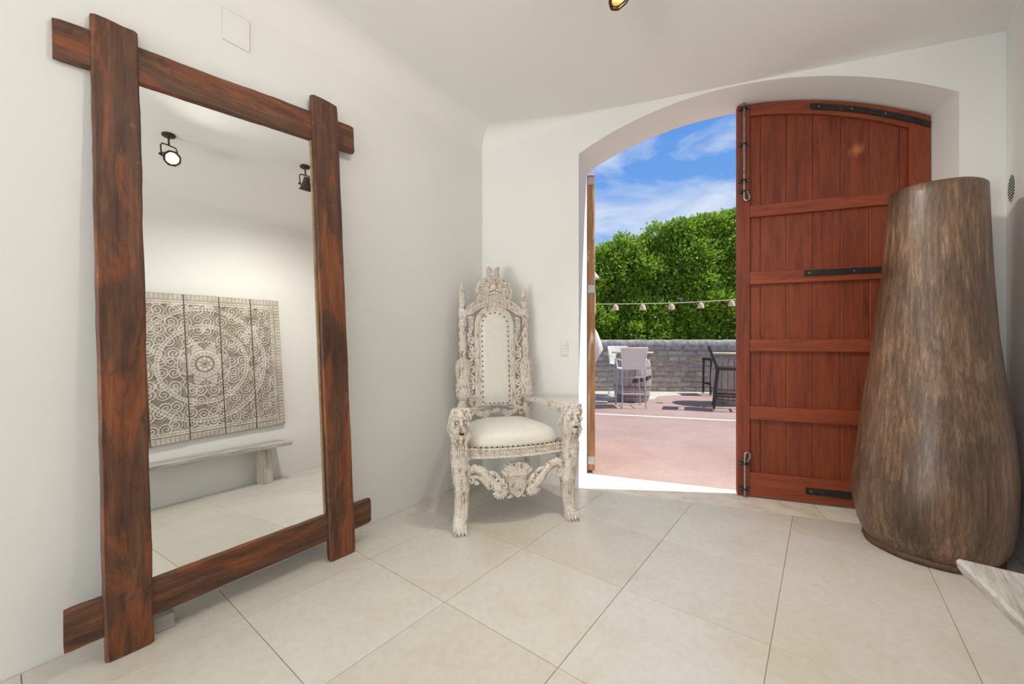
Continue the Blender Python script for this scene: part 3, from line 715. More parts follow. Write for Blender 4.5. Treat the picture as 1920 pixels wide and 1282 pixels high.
# crest
half = [(0, 122), (25, 127), (45, 165), (58, 95), (80, 78), (105, 82), (118, 105), (116, 250), (150, 298), (240, 318), (300, 388), (335, 455), (366, 545), (352, 640), (300, 700), (250, 715), (280, 765), (250, 810), (170, 905)]
kx = .000433; czf = lambda v: CH+(HOR-490-v*.1014)/F*3.27-.004
ol = [(du*kx, czf(v_)) for du, v_ in half]; ol = ol+[(-a, b) for a, b in ol[1:][::-1]]
cb = MB().prism(ol, -.016, .018, lambda a, b, d: bf(a, b, d))
for sx in (-1, 1):
    g_ = lambda du, v_, d=-.02: bf(sx*du*kx, czf(v_), d)
    cb.tube([bf(p.x, p.z, -.020) for p in spiral((sx*82*kx, czf(112)), .014, 1.3, -pi/2, sx, 14)], .0055, 5)
    cb.tube([g_(70, 150), g_(75, 220), g_(105, 262)], .006, 5)
    cb.tube([bf(p.x, p.z, -.021) for p in spiral((sx*55*kx, czf(285)), .016, 1.4, 0, sx, 14)], .0055, 5)
    for k in range(6):                                    # shell fans
        a = radians(100-16*k); L = .052-.003*abs(k-2)
        c0 = (sx*165*kx, czf(430))
        cb.tube([bf(c0[0]+sx*cos(a)*.015, c0[1]+sin(a)*.015, -.020), bf(c0[0]+sx*cos(a)*L*.7, c0[1]+sin(a)*L*.7, -.026), bf(c0[0]+sx*cos(a)*L, c0[1]+sin(a)*L, -.018)], [.004, .008, .006], 6)
    cb.tube([g_(130, 450), g_(240, 440, -.026), g_(320, 490, -.026), g_(345, 570, -.024), g_(310, 640), g_(230, 650)], [.006, .009, .010, .009, .008, .006], 6)
    cb.tube([bf(p.x, p.z, -.022) for p in spiral((sx*245*kx, czf(560)), .034, 1.6, -pi/2, sx, 22)], .007, 6)
    for k in range(7):
        a = radians(-80+28*k); cb.ell(bf(sx*(255+85*cos(a))*kx, czf(590-105*sin(a)), -.016), (.013, .009, .016), nu=6, nv=4)
    cb.tube([bf(p.x, p.z, -.022) for p in spiral((sx*235*kx, czf(735)), .020, 1.4, pi/2, -sx, 14)], .0065, 6)
    for k, du in enumerate((60, 95, 130)): cb.tube([g_(du, 640, -.020), g_(du+4, 760, -.024), g_(du+8, 890, -.02)], .0065, 5)
    cb.tube([g_(0, 560, -.026), g_(90, 600, -.026), g_(150, 640, -.022)], .008, 6)
    cb.ell(g_(55, 520, -.024), (.016, .012, .014)); cb.ell(g_(110, 545, -.022), (.014, .012, .012)); cb.ell(g_(40, 400, -.022), (.018, .009, .008)); cb.ell(g_(85, 380, -.020), (.014, .009, .007))
    for k in range(4): cb.ell(g_(20+18*k, 340+8*k, -.022), (.006, .007, .010), nu=6, nv=4)
cb.ell(bf(0, czf(150), -.018), (.012, .010, .018)); cb.ell(bf(0, czf(470), -.026), (.026, .014, .028)); cb.ell(bf(0, czf(230), -.02), (.018, .009, .016))
cb.ell(bf(0, czf(780), -.024), (.016, .010, .030)); cb.ell(bf(-.008, czf(770), -.030), (.004, .006, .012), nu=6, nv=4); cb.ell(bf(.008, czf(770), -.030), (.004, .006, .012), nu=6, nv=4)
cr_o = cb.build('crest', CM, chair); cr_o['label'] = 'carved crown and scroll crest'
# lower back rail
lb = MB()
pts_ = [(-.245, .655), (-.20, .675), (-.12, .690), (0, .725), (.12, .690), (.20, .675), (.245, .655)]
lb.tube([bf(a, b, -.008) for a, b in pts_], [.020, .018, .016, .015, .016, .018, .020], 8)
for sx in (-1, 1):
    lb.tube([bf(p.x, p.z, -.014) for p in spiral((sx*.205, .655), .034, 1.4, pi/2, -sx, 18)], [.011]*10+[.008]*9, 6)
    lb.tube([bf(sx*.17, .65, -.012), bf(sx*.12, .625, -.016), bf(sx*.07, .60, -.014), bf(sx*.0, .59, -.014)], [.011, .014, .011, .010], 6)
    lb.tube([bf(p.x, p.z, -.014) for p in spiral((sx*.065, .645), .026, 1.5, -pi/2, sx, 16)], .008, 6)
    for k in range(4): lb.ell(bf(sx*(.10+.022*k), .640+.006*k, -.016), (.013, .010, .020), Matrix.Rotation(sx*(.5-.2*k), 3, 'Y'), nu=6, nv=4)
for k in range(5):
    a = radians(30+30*k); lb.ell(bf(.030*cos(a), .635+.034*sin(a), -.018), (.009, .009, .020), Matrix.Rotation(pi/2-a, 3, 'Y'), nu=6, nv=4)
lb.build('lower_back_rail', CM, chair)
# seat frame, bead course, cushion
FR = lambda t: .335*(2*t-1)
sr = MB()
def fy(x_): return -.030+.05*(x_/.335)**2                  # bowed front
fr = [(.335*t, fy(.335*t)) for t in [-1+k/8 for k in range(17)]]
sr.rings([[V((x_, y_, .455)), V((x_, y_+.05, .455)), V((x_, y_+.05, .515)), V((x_, y_, .515))] for x_, y_ in fr])
for z_, r_ in ((.459, .0075), (.512, .0065)): sr.tube([(x_, y_-.002, z_) for x_, y_ in fr], r_, 6)
for sx in (-1, 1):
    sr.rings([[V((sx*x_-sx*.02, y_, .455)), V((sx*x_+sx*.02, y_, .455)), V((sx*x_+sx*.02, y_, .515)), V((sx*x_-sx*.02, y_, .515))] for x_, y_ in ((.365, .03), (.27, .57))])
sr.box((0, .57, .485), (.52, .04, .06))
sr_o = sr.build('seat_rail', CM, chair, sharp=30)
bd_ = MB()
for k in range(34):
    x_ = -.325+.65*k/33; bd_.ell((x_, fy(x_)-.004, .486), (.0065, .006, .011), nu=6, nv=4)
tag(bd_.build('bead_course', CM, sr_o), kind='stuff')
cs = MB(); rings = []
def cush(t, zz_):
    r = []
    n = 40
    for k in range(n):
        a = 2*pi*k/n; ca, sa = cos(a), sin(a)
        u = math.copysign(abs(ca)**.42, ca); w = math.copysign(abs(sa)**.42, sa)
        dy = (w+1)/2; hw = .345-.085*dy
        y_ = -.022+dy*.55; x_ = u*hw
        if w < 0: y_ += .05*(x_/.335)**2*(-w)
        r.append(V((x_*t, .26+(y_-.26)*t, zz_)))
    return r
for t, z_ in ((.97, .512), (1.0, .522), (1.005, .545), (.985, .572), (.93, .597), (.82, .618), (.62, .636), (.38, .646), (.15, .650), (.01, .651)): rings.append(cush(t, z_))
cu = cs.rings(rings).build('seat_cushion', M['leather'], chair, sharp=80); cu['label'] = 'domed cream leather seat cushion'
nb = MB()
for k in range(19):
    x_ = -.315+.63*k/18; nb.ell((x_, fy(x_)+.002, .524), (.0055, .0055, .0055), nu=6, nv=4)
tag(nb.build('nail_heads', M['nail'], cu), kind='stuff')
# arms
for sx in (-1, 1):
    ab = MB(); P = [(.262, .60, .735), (.285, .48, .748), (.315, .34, .750), (.345, .20, .742), (.370, .09, .735), (.384, .03, .735)]
    R_ = [(.022, .020), (.026, .021), (.028, .022), (.027, .024), (.030, .030), (.036, .036)]
    ab.rings([[V((sx*p[0]+rx*cos(a)*1.0, p[1], p[2]+rz*sin(a))) for a in [2*pi*k/12 for k in range(12)]] for p, (rx, rz) in zip(P, R_)])
    for q in (-.016, .016): ab.tube([(sx*p[0]+q, p[1], p[2]+.017) for p in P[:5]], .0055, 5)
    ab.tube([(sx*p[0]-sx*.025, p[1], p[2]-.008) for p in P[:5]], .006, 5)
    for k in range(5): ab.ell((sx*.345-sx*.024, .10+.028*k, .722), (.008, .016, .013), nu=6, nv=4)
    ab.build('armrest', CM, chair)
    sc_ = MB()                                            # scroll bracket under the side rail
    for y0_, sg in ((.12, 1), (.44, -1)):
        xx = .36-.095*((y0_-.03)/.54)
        pl_ = [V((sx*(xx), y0_+p.x*1, p.z)) for p in spiral((0, .415), .036, 1.3, pi/2, -sg, 16)]
        sc_.tube(pl_, .010, 6)
    sc_.tube([(sx*.355, .08, .44), (sx*.335, .2, .40), (sx*.315, .28, .425), (sx*.295, .36, .40), (sx*.27, .50, .44)], [.016, .018, .020, .018, .016], 6)
    for k in range(5): sc_.ell((sx*.315, .20+.04*k, .415-.012*(2-abs(k-2))), (.012, .022, .022), nu=6, nv=4)
    sc_.build('side_apron', CM, chair)
# front apron with shield
ap = MB(); AY = .012
px2 = lambda u, v_: ((u-1010)/10.105*.00355, CH-(860+v_/10.1-HOR)/F*2.655)     # crop coords -> apron metres
for sx in (-1, 1):
    arm = [(0+.335, .335), (.325, .375), (.285, .392), (.235, .372), (.195, .325), (.155, .272), (.11, .232), (.07, .21)]
    ap.tube([V((sx*a, AY, b)) for a, b in arm], [.026, .028, .028, .029, .031, .032, .028, .022], 8)
    ap.tube([V((sx*a, AY-.018, b+.012)) for a, b in arm[1:6]], .007, 6)
    arm2 = [(.325, .30), (.29, .338), (.25, .332), (.215, .295), (.18, .250)]
    ap.tube([V((sx*a, AY, b)) for a, b in arm2], [.018, .018, .017, .017, .016], 6)
    ap.tube(spiral((sx*.312, .318), .028, 1.3, pi, sx, 16, y=AY-.012), [.012]*9+[.008]*8, 6)
    ap.tube(spiral((sx*.272, .300), .014, 1.2, 0, sx, 12, y=AY-.010), .007, 6)
    ap.tube(spiral((sx*.125, .295), .030, 1.4, 0, sx, 18, y=AY-.012), [.010]*10+[.007]*9, 6)
    ap.tube(spiral((sx*.085, .262), .022, 1.3, pi, -sx, 14, y=AY-.012), .008, 6)
    for k in range(6):                                    # upper leaf
        ap.ell((sx*(.175-.016*k), AY-.014, .352-.010*k+.012*sin(k)), (.011, .012, .026), Matrix.Rotation(sx*(.9-.12*k), 3, 'Y'), nu=6, nv=4)
    for k in range(6):                                    # lower shell
        a = radians(200+22*k)
        ap.ell((sx*(.110-.034*cos(a)), AY-.012, .232+.034*sin(a)), (.010, .012, .027), Matrix.Rotation(sx*(a-1.5*pi), 3, 'Y'), nu=6, nv=4)
    for k in range(3): ap.ell((sx*(.068+.012*k), AY-.012, .335+.006*k), (.009, .010, .024), Matrix.Rotation(sx*.3*k, 3, 'Y'), nu=6, nv=4)
    ap.ell((sx*.035, AY-.010, .192), (.034, .012, .012), Matrix.Rotation(sx*.5, 3, 'Y'))
    ap.box((sx*.332, AY, .375), (.03, .045, .03))
ap.prism([(-.16, .31), (-.10, .235), (-.05, .205), (0, .188), (.05, .205), (.10, .235), (.16, .31), (.08, .335), (-.08, .335)], AY, AY+.015, lambda a, b, d: V((a, d, b)))
ap_o = ap.build('front_apron', CM, chair)
shp = [(-.054, .330), (.054, .330), (.054, .265), (.040, .225), (.018, .200), (0, .186), (-.018, .200), (-.040, .225), (-.054, .265)]
sh = MB().prism(shp, AY-.030, AY+.004, lambda a, b, d: V((a, d, b)))
for sc2 in (1.0, .74, .46): sh.tube([V((a*sc2, AY-.032, .268+(b-.268)*sc2)) for a, b in shp+shp[:1]], .0045, 5)
sh.ell((0, AY-.034, .262), (.006, .008, .018)); sh.box((0, AY-.014, .338), (.124, .050, .016))
sh.build('shield', CM, ap_o)
cw = MB().prism([(-.062, .345), (.062, .345), (.092, .375), (.080, .385), (.075, .40), (.058, .398), (.05, .412), (.03, .408), (.015, .416), (0, .410), (-.015, .416), (-.03, .408), (-.05, .412), (-.058, .398), (-.075, .40), (-.080, .385), (-.092, .375)], AY-.020, AY+.012, lambda a, b, d: V((a, d, b)))
for k in range(5): cw.ell((-.064+.032*k, AY-.022, .362), (.006, .006, .006), nu=6, nv=4); cw.ell((-.056+.028*k, AY-.022, .388), (.010, .008, .010), nu=6, nv=4)
cw.build('crown', CM, ap_o)
# rear stretcher
MB().tube([(-.25, .56, .30), (.25, .56, .30)], .016, 8).build('stretcher', CM, chair)

# ================================================================== WOODEN VESSEL
VD = 3.37; VPHI = radians(46.45)
def vphi(x): return atan2(x-960, F)
LS = [(1664, 368), (1662, 400), (1650, 520), (1633, 638), (1610, 775), (1600, 845), (1593, 884), (1592, 905), (1598, 938), (1613, 982), (1636, 1010)]
RS = [(1857, 337), (1860, 400), (1868, 520), (1877, 627), (1902, 775), (1912, 840), (1918, 892), (1919, 930), (1916, 989), (1908, 1020), (1897, 1046)]
def prof_side(L):
    out = []
    for x_, y_ in L:
        ph = vphi(x_); df = abs(ph-VPHI); r = VD*sin(df); Yt = VD*cos(df)*cos(ph); out.append((CH+(HOR-y_)/F*Yt, r))
    return sorted(out)
def interp(T, z):
    if z <= T[0][0]: return T[0][1]
    for (a, b), (c, d) in zip(T, T[1:]):
        if z <= c: return b+(d-b)*(z-a)/(c-a)
    return T[-1][1]
PL_, PR_ = prof_side(LS), prof_side(RS)
vc = V((VD*sin(VPHI), VD*cos(VPHI), 0)); vt = V((cos(VPHI), -sin(VPHI), 0)); vv = V((sin(VPHI), cos(VPHI), 0))
ves = tag(empty('wooden_vessel', vc), 'giant brown wooden vessel, taller than a man, standing before the red door', 'vessel')
def vr(z):
    l, r = interp(PL_, z), interp(PR_, z)
    zb = max(PL_[0][0], .10)
    rad, off = (l+r)/2*.985, (r-l)/2
    return rad, off
mb = MB(); rings = []
NV = 48
zlist = [.018, .04, .07, .11]+[.16+.04*k for k in range(46)]
ztop_l, ztop_r = PL_[-1][0], PR_[-1][0]
r_b, o_b = vr(.16)
def vring(z, inset=0, tilt=0):
    rad, off = vr(max(z, .16))
    if z < .16: rad = rad*(.80+.20*sin(pi/2*min(1, (z-.0)/.16)))
    rad -= inset; pts = []
    for k in range(NV):
        a = 2*pi*k/NV; w = 1+.012*noise.noise(V((cos(a)*1.5, sin(a)*1.5, z*2)))
        p = vt*(off+rad*cos(a)*w)+vv*(rad*sin(a)*w)
        pts.append(V((p.x, p.y, z+tilt*cos(a)+(.004*noise.noise(V((cos(a)*2, sin(a)*2, 4))) if tilt else 0))))
    return pts
ztm = (ztop_l+ztop_r)/2; tl = (ztop_r-ztop_l)/2
zs = [z for z in zlist if z < ztm-.26]
for z in zs: rings.append(vring(z))
for k in range(1, 7):
    t = k/6; rings.append(vring(zs[-1]+(ztm-.012-zs[-1])*t, 0, tl*t))
rings.append(vring(ztm, .010, tl)); rings.append(vring(ztm, .032, tl)); rings.append(vring(ztm-.02, .045, tl))
for z in (1.6, 1.2, .8, .5, .3): rings.append(vring(z, .05))
mb.rings(rings).build('body', M['vessel'], ves, sharp=50)
rm = MB()
rr_, oo_ = vr(.16); rr_ *= .80+.20*sin(pi/2*.12)
NR = 60
rm.rings([[V(((vt*oo_+(vt*cos(a)+vv*sin(a))*(rr_+q)).x, (vt*oo_+(vt*cos(a)+vv*sin(a))*(rr_+q)).y, z)) for q, z in ((-.05, .0), (.004, .0), (.020+.003*sin(9*a), .010), (.023+.004*sin(23*a), .026), (.012, .040), (-.05, .040))] for a in [2*pi*k/NR for k in range(NR)]], cap=False, closed=True)
rm.build('base_rim', M['vessel_rim'], ves, sharp=60)

# ================================================================== BENCH AND CARVED PANEL (right wall; seen in the mirror)
BZ = .435
tip = fl(1797, 1055, BZ)+RD*.035; bdir = RD.copy(); bnr = -RN; BDEP = (tip-PC_R).dot(RN)-.012   # towards the wall
bench = tag(empty('bench', mw=Matrix(((bdir.x, -bnr.x, 0, tip.x), (bdir.y, -bnr.y, 0, tip.y), (0, 0, 1, 0), (0, 0, 0, 1)))), 'long grey weathered wooden slab bench against the white wall', 'bench')
slab = MB(); rings = []
LB = 2.25
for k in range(41):
    t = k/40; x_ = -LB+(LB+.005)*t
    f_ = -.085+.085*max(0, (x_+.42)/.42)**1.3+.010*noise.noise(V((x_*3, 1, 0)))
    if x_ < -.6: f_ += .02*sin(x_*2)
    bk = -BDEP+.003*noise.noise(V((x_*3, 7, 0)))
    zt = BZ; th_ = .055
    if k == 40: pass
    rings.append([V((x_, bk, zt-th_)), V((x_-.004, f_-.018, zt-th_)), V((x_, f_-.004, zt-th_*.55)), V((x_, f_, zt-.010)), V((x_, f_-.008, zt)), V((x_, (f_+bk)/2, zt+.002*noise.noise(V((x_*9, 2, 2))))), V((x_, bk+.006, zt)), V((x_, bk, zt-.01))])
slab.rings(rings).build('slab', M['greywood'], bench, sharp=40)
for x_ in (-.20, -1.95):
    lg = MB(); lg.rings([[V((x_+a*(1+.10*q), -.085-(BDEP-.085)*.5+b*(1+.05*q), z)) for a, b in ((-.052, -.065), (.052, -.065), (.052, .065), (-.052, .065))] for z, q in ((0, 1), (.12, .9), (.25, .4), (BZ-.054, 0))])
    lg.build('leg', M['greyleg'], bench, smooth=False, bevel=.006)
# carved panel
BWD, NBD, PH, Z0P = .312, 5, 1.485, .590
s_c = (V((.905, .386, 0))+V((.711, .703, 0))*.560-RP).dot(RD)
tiltA, rollA = .055, .028
pz = V((0, 0, 1))*cos(tiltA)+RN*sin(tiltA); pnm = RN*cos(tiltA)-V((0, 0, 1))*sin(tiltA)
pxd = RD*cos(rollA)+pz*sin(rollA); pzd = pz*cos(rollA)-RD*sin(rollA)
po = RP+RD*s_c+RN*.004+V((0, 0, Z0P))
PMW = Matrix(((pxd.x, pzd.x, pnm.x, po.x), (pxd.y, pzd.y, pnm.y, po.y), (pxd.z, pzd.z, pnm.z, po.z), (0, 0, 0, 1)))
pan = tag(empty('carved_panel', mw=PMW), 'square carved wooden mandala panel of limewashed boards hung above the bench', 'wall panel')
def smooth_(a, b, x_):
    t = max(0, min(1, (x_-a)/(b-a))); return t*t*(3-2*t)
def swirl(u, v_, seed):                                   # curling acanthus-like relief
    c = .105; best = 0
    iu, iv = math.floor(u/c), math.floor(v_/c)
    for a in (-1, 0, 1):
        for b in (-1, 0, 1):
            hx = noise.noise(V(((iu+a)*3.7+seed, (iv+b)*5.1, 1.7))); hy = noise.noise(V(((iu+a)*2.9, (iv+b)*4.3+seed, 8.2)))
            dx = u-(iu+a+.5+.5*hx)*c; dy = v_-(iv+b+.5+.5*hy)*c; r = sqrt(dx*dx+dy*dy)
            if r < .078:
                sg = 1 if (iu+a+iv+b) % 2 else -1
                w = .5+.5*cos(2*pi*(r/.027)-sg*atan2(dy, dx)+hx*5); best = max(best, w*smooth_(.078, .05, r)*(1 if r > .008 else .9))
    return best
def relief(u, v_):
    cu_, cv_ = 0, PH*.51; dx, dy = u-cu_, v_-cv_; r = sqrt(dx*dx+dy*dy); a = atan2(dy, dx)
    bx = BWD*NBD/2-abs(u); by = min(v_, PH-v_); bd2 = min(bx, by)
    h = 0
    if r < .035: h = .5+.5*cos(r*260)
    elif r < .075: h = .45+.5*abs(cos(4*a))*(.5+.5*cos((r-.055)*90))
    elif r < .085: h = .1
    elif r < .125: h = .35+.5*(abs(cos(10*a))**.5)
    elif r < .135: h = .95
    elif r < .225:
        p = abs(((a/(2*pi)*8+.0) % 1)-.5)*2; lim = .225-.085*p**1.3
        h = (.55+.3*abs(cos(r*95)) if r < lim-.008 else (.95 if r < lim else .12+.6*swirl(u, v_, 3)))
    elif r < .24: h = .9
    elif r < .375: h = .12+.88*swirl(u, v_, 11)
    elif r < .385: h = .95
    elif r < .405: h = .35+.5*abs(cos(42*a))
    elif r < .415: h = .95
    elif r < .56: h = .12+.88*swirl(u, v_, 17)
    elif r < .57: h = .95
    elif r < .59: h = .3+.5*abs(cos(60*a))
    elif r < .60: h = .95
    else: h = .12+.88*swirl(u, v_, 23)
    if r > .60 or bd2 < .1:
        if bd2 < .075: h = .45+.35*abs(cos((u if by < bx else v_)*85))*(1 if bd2 < .06 else 0)+.1*noise.noise(V((u*60, v_*60, 0)))
        elif bd2 < .085: h = .95
        elif bd2 < .10: h = .4+.4*abs(cos((u if by < bx else v_)*110))
        elif bd2 < .108: h = .95
    return h
for bi in range(NBD):
    u0 = -BWD*NBD/2+bi*BWD+.0025; u1 = u0+BWD-.005
    nu_, nv_ = 52, 236
    me_v, me_f, wash = [], [], []
    zoff = rnd.uniform(-.003, .003); voff = rnd.uniform(-.006, .006)
    for j in range(nv_+1):
        for i in range(nu_+1):
            u = u0+(u1-u0)*i/nu_; v_ = PH*j/nv_
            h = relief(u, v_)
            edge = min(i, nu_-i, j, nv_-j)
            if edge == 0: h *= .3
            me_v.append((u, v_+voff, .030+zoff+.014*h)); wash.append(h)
    for j in range(nv_):
        for i in range(nu_):
            q = j*(nu_+1)+i; me_f.append((q, q+1, q+nu_+2, q+nu_+1))
    nb_ = len(me_v)
    loop = [i for i in range(nu_+1)]+[j*(nu_+1)+nu_ for j in range(1, nv_+1)]+[nv_*(nu_+1)+i for i in range(nu_-1, -1, -1)]+[j*(nu_+1) for j in range(nv_-1, 0, -1)]
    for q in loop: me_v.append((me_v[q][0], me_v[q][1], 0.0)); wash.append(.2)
    L_ = len(loop)
    for k in range(L_): me_f.append((loop[k], nb_+k, nb_+(k+1) % L_, loop[(k+1) % L_]))
    me_f.append(tuple(nb_+k for k in range(L_)))
    me = bpy.data.meshes.new('board'); me.from_pydata(me_v, [], me_f); me.update(); me.materials.append(M['panel'])
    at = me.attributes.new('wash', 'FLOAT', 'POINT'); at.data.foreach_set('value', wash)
    o = bpy.data.objects.new('board', me); COL.objects.link(o); o.parent = pan

# ================================================================== SMALL FIXTURES
# access hatch on the left wall
def on_left(x_, y_):
    r = V(((x_-960)/F, 1, (HOR-y_)/F)); t = (wl0-V((0, 0, CH))).dot(WN)/r.dot(WN); return V((0, 0, CH))+r*t
hp_ = [on_left(*p) for p in ((416, 12), (468, 40), (468, 100), (416, 75))]
hc = sum(hp_, V((0, 0, 0)))/4
ha = tag(empty('access_hatch', mw=Matrix(((WD.x, 0, WN.x, hc.x), (WD.y, 0, WN.y, hc.y), (0, 1, 0, hc.z), (0, 0, 0, 1)))), 'flush square access hatch painted in the wall above the mirror', 'hatch')
hw = max(abs((p-hc).dot(WD)) for p in hp_); hz = (hp_[0].z-hp_[3].z)/2*.96
MB().prism([(-hw, -hz), (hw, -hz), (hw, hz), (-hw, hz)], .0005, .003, lambda a, b, d: V((a, b, d))).build('hatch_gap', M['concrete'], ha, smooth=False)
MB().prism([(-hw+.002, -hz+.002), (hw-.002, -hz+.002), (hw-.002, hz-.002), (-hw+.002, hz-.002)], .0005, .005, lambda a, b, d: V((a, b, d))).build('hatch_cover', M['plaster'], ha, smooth=False, bevel=.0015)
# switch on the back wall
def on_back(x_, y_, d=0):
    r = V(((x_-960)/F, 1, (HOR-y_)/F)); t = (bw(0, d, 0)-V((0, 0, CH))).dot(N)/r.dot(N); return V((0, 0, CH))+r*t
sp_ = on_back(1058, 653)
sw = tag(empty('wall_switch', mw=Matrix(((S.x, 0, -N.x, sp_.x), (S.y, 0, -N.y, sp_.y), (0, 1, 0, sp_.z), (0, 0, 0, 1)))), 'slim white switch plate on the wall beside the doorway', 'switch')
MB().box((0, 0, .005), (.066, .124, .008)).build('plate', M['white_plastic'], sw, bevel=.003)
for k, z_ in enumerate((.036, .012, -.012, -.036)): MB().box((0, z_, .0105), (.036, .021, .006)).build('button', M['white_plastic'], sw, bevel=.002)
MB().box((.0, .018, .0145), (.004, .004, .002)).build('indicator', M['grey_plastic'], sw)
# round vent on the right wall
def on_right(x_, y_, d=0):
    r = V(((x_-960)/F, 1, (HOR-y_)/F)); t = (RP+RN*d-V((0, 0, CH))).dot(RN)/r.dot(RN); return V((0, 0, CH))+r*t
vp = on_right(1897, 353)
vent = tag(empty('wall_vent', mw=Matrix(((RD.x, 0, RN.x, vp.x), (RD.y, 0, RN.y, vp.y), (0, 1, 0, vp.z), (0, 0, 0, 1)))), 'round louvred vent grille high on the white wall', 'vent')
RV = abs(on_right(1897, 327).z-vp.z)
MB().lathe([(RV*.98, .0003), (RV*.98, .0008)], 28).build('duct_back', M['dark'], vent)
mb = MB(); NR = 32
mb.rings([[V((r_*cos(a), r_*sin(a), z_)) for r_, z_ in ((RV*.96, .0005), (RV*.96, .0022), (RV*1.03, .0022), (RV*1.05, .0005))] for a in [2*pi*k/NR for k in range(NR)]], cap=False, closed=True)
mb.build('rim', M['white_plastic'], vent)
for k in range(-4, 5):
    y_ = k*RV*.205; w_ = sqrt(max(0, (RV*.96)**2-y_**2))
    MB().box((0, y_, .0017), (2*w_, RV*.065, .0014)).build('slat', M['white_plastic'], vent, smooth=False)
# ceiling spot lamps
def spot(loc, yaw, aim, label, watts):
    root = tag(empty('spot_lamp', (loc[0], loc[1], CEIL)), label, 'lamp', 'ceiling spot lamps')
    b = M['bronze']
    MB().lathe([(.045, 0), (.045, -.008), (.036, -.016), (.012, -.020)], 24, (0, 0, 0)).build('ceiling_rose', b, root)
    aim = V(aim).normalized(); side = aim.cross(V((0, 0, 1))).normalized()
    hc_ = V((0, 0, -.185))
    MB().tube([(0, 0, -.01), (0, 0, -.085)], .007, 8).build('stem', b, root)
    yk = MB(); ypts = [hc_+side*.052, hc_+side*.056+V((0, 0, .07)), hc_+side*.045+V((0, 0, .095)), V((0, 0, -.088)), hc_-side*.045+V((0, 0, .095)), hc_-side*.056+V((0, 0, .07)), hc_-side*.052]
    yk.tube(ypts, .0055, 6); yk.lathe([(.011, 0), (.011, .012), (.008, .018)], 10, hc_+side*.05, side).lathe([(.011, 0), (.011, .012), (.008, .018)], 10, hc_-side*.05, -side)
    yk.build('yoke', b, root)
    hd = MB(); hd.lathe([(.010, -.075), (.026, -.072), (.030, -.05), (.030, -.03), (.034, -.028), (.034, -.02), (.040, -.005), (.052, .045), (.050, .045), (.036, -.005), (.02, -.02)], 24, hc_, aim, cap=True)
    h_o = hd.build('head', b, root)
    rg = MB(); NR = 24
    u = aim.orthogonal().normalized(); w = aim.cross(u)
    rg.rings([[hc_+aim*z_+(u*cos(a)+w*sin(a))*(r_+(.003 if k % 3 == 0 else 0)) for r_, z_ in ((.046, .043), (.058, .043), (.058, .050), (.046, .052))] for k, a in enumerate([2*pi*k/NR for k in range(NR)])], cap=False, closed=True)
    rg.build('rim_ring', b, h_o)
    MB().lathe([(.012, -.012), (.034, .004), (.045, .040), (.043, .040), (.030, .004), (.010, -.010)], 20, hc_, aim).build('reflector', M['reflector'], h_o)
    MB().ell(hc_+aim*.012, (.020, .020, .020), nu=12, nv=8).build('bulb', M['bulb'], h_o)
    L = bpy.data.lights.new('lamp_light', 'SPOT'); L.energy = watts; L.color = (1, .95, .86); L.spot_size = radians(150); L.spot_blend = 1.0; L.shadow_soft_size = .035
    lo = bpy.data.objects.new('lamp_light', L); COL.objects.link(lo); lo.parent = root; lo.location = hc_+aim*.058; lo.rotation_euler = aim.to_track_quat('-Z', 'Y').to_euler()
    return root
spot((.50, 1.93), 0, (.40, -.24, -.86), 'bronze ceiling spot lamp turned to the carved panel wall', 125)
spot((.09, 1.03), 0, (-.52, .62, -.50), 'bronze ceiling spot lamp turned to the leaning mirror', 26)

# ================================================================== OUTDOORS
# garden wall with stones
wdir = V((1, -.085, 0)).normalized(); wnr = V((-wdir.y, wdir.x, 0))
gw = tag(empty('garden_wall', (2.03, 10.0, 0), atan2(wdir.y, wdir.x)), 'low rubble stone garden wall with rough concrete coping below the trees', 'wall')
X0, X1, HW = -3.0, 6.5, 1.06
MB().box(((X0+X1)/2, .24, HW/2), (X1-X0, .40, HW)).build('mortar_core', M['mortar'], gw, smooth=False)
cp = MB(); rings = []
for k in range(81):
    x_ = X0+(X1-X0)*k/80; n1 = .02*noise.noise(V((x_*2.5, 3, 0))); n2 = .025*noise.noise(V((x_*4, 7, 0)))
    rings.append([V((x_, .0+n1, HW-.03+n2)), V((x_, -.01+n1, HW+.08)), V((x_, .0+n1*1.3, HW+.16)), V((x_, .04+n1, HW+.205+n2*.5)), V((x_, .24, HW+.225+n2*.6)), V((x_, .46, HW+.20)), V((x_, .48, HW-.02))])
cp.rings(rings).build('coping', M['coping'], gw, sharp=60)
stone_src = []
for q in range(7):
    mb = MB(); pts2 = []
    n = 8
    base = [(-.5, -.5), (0, -.52), (.5, -.5), (.53, 0), (.5, .5), (0, .53), (-.5, .5), (-.52, 0)]
    jit = [(a+rnd.uniform(-.06, .06), b+rnd.uniform(-.08, .08)) for a, b in base]
    mb.rings([[V((a, .5, b)) for a, b in jit], [V((a, -.30, b)) for a, b in jit], [V((a*.90, -.48+rnd.uniform(-.06, .06), b*.84)) for a, b in jit], [V((a*.4, -.55, b*.4)) for a, b in jit]])
    o = mb.build('stone', M['stone'], None, sharp=55); stone_src.append(o.data); bpy.data.objects.remove(o)
zc = .02; row = 0; count = 0
rows_h = [.11, .12, .14, .12, .13, .11, .14, .13]
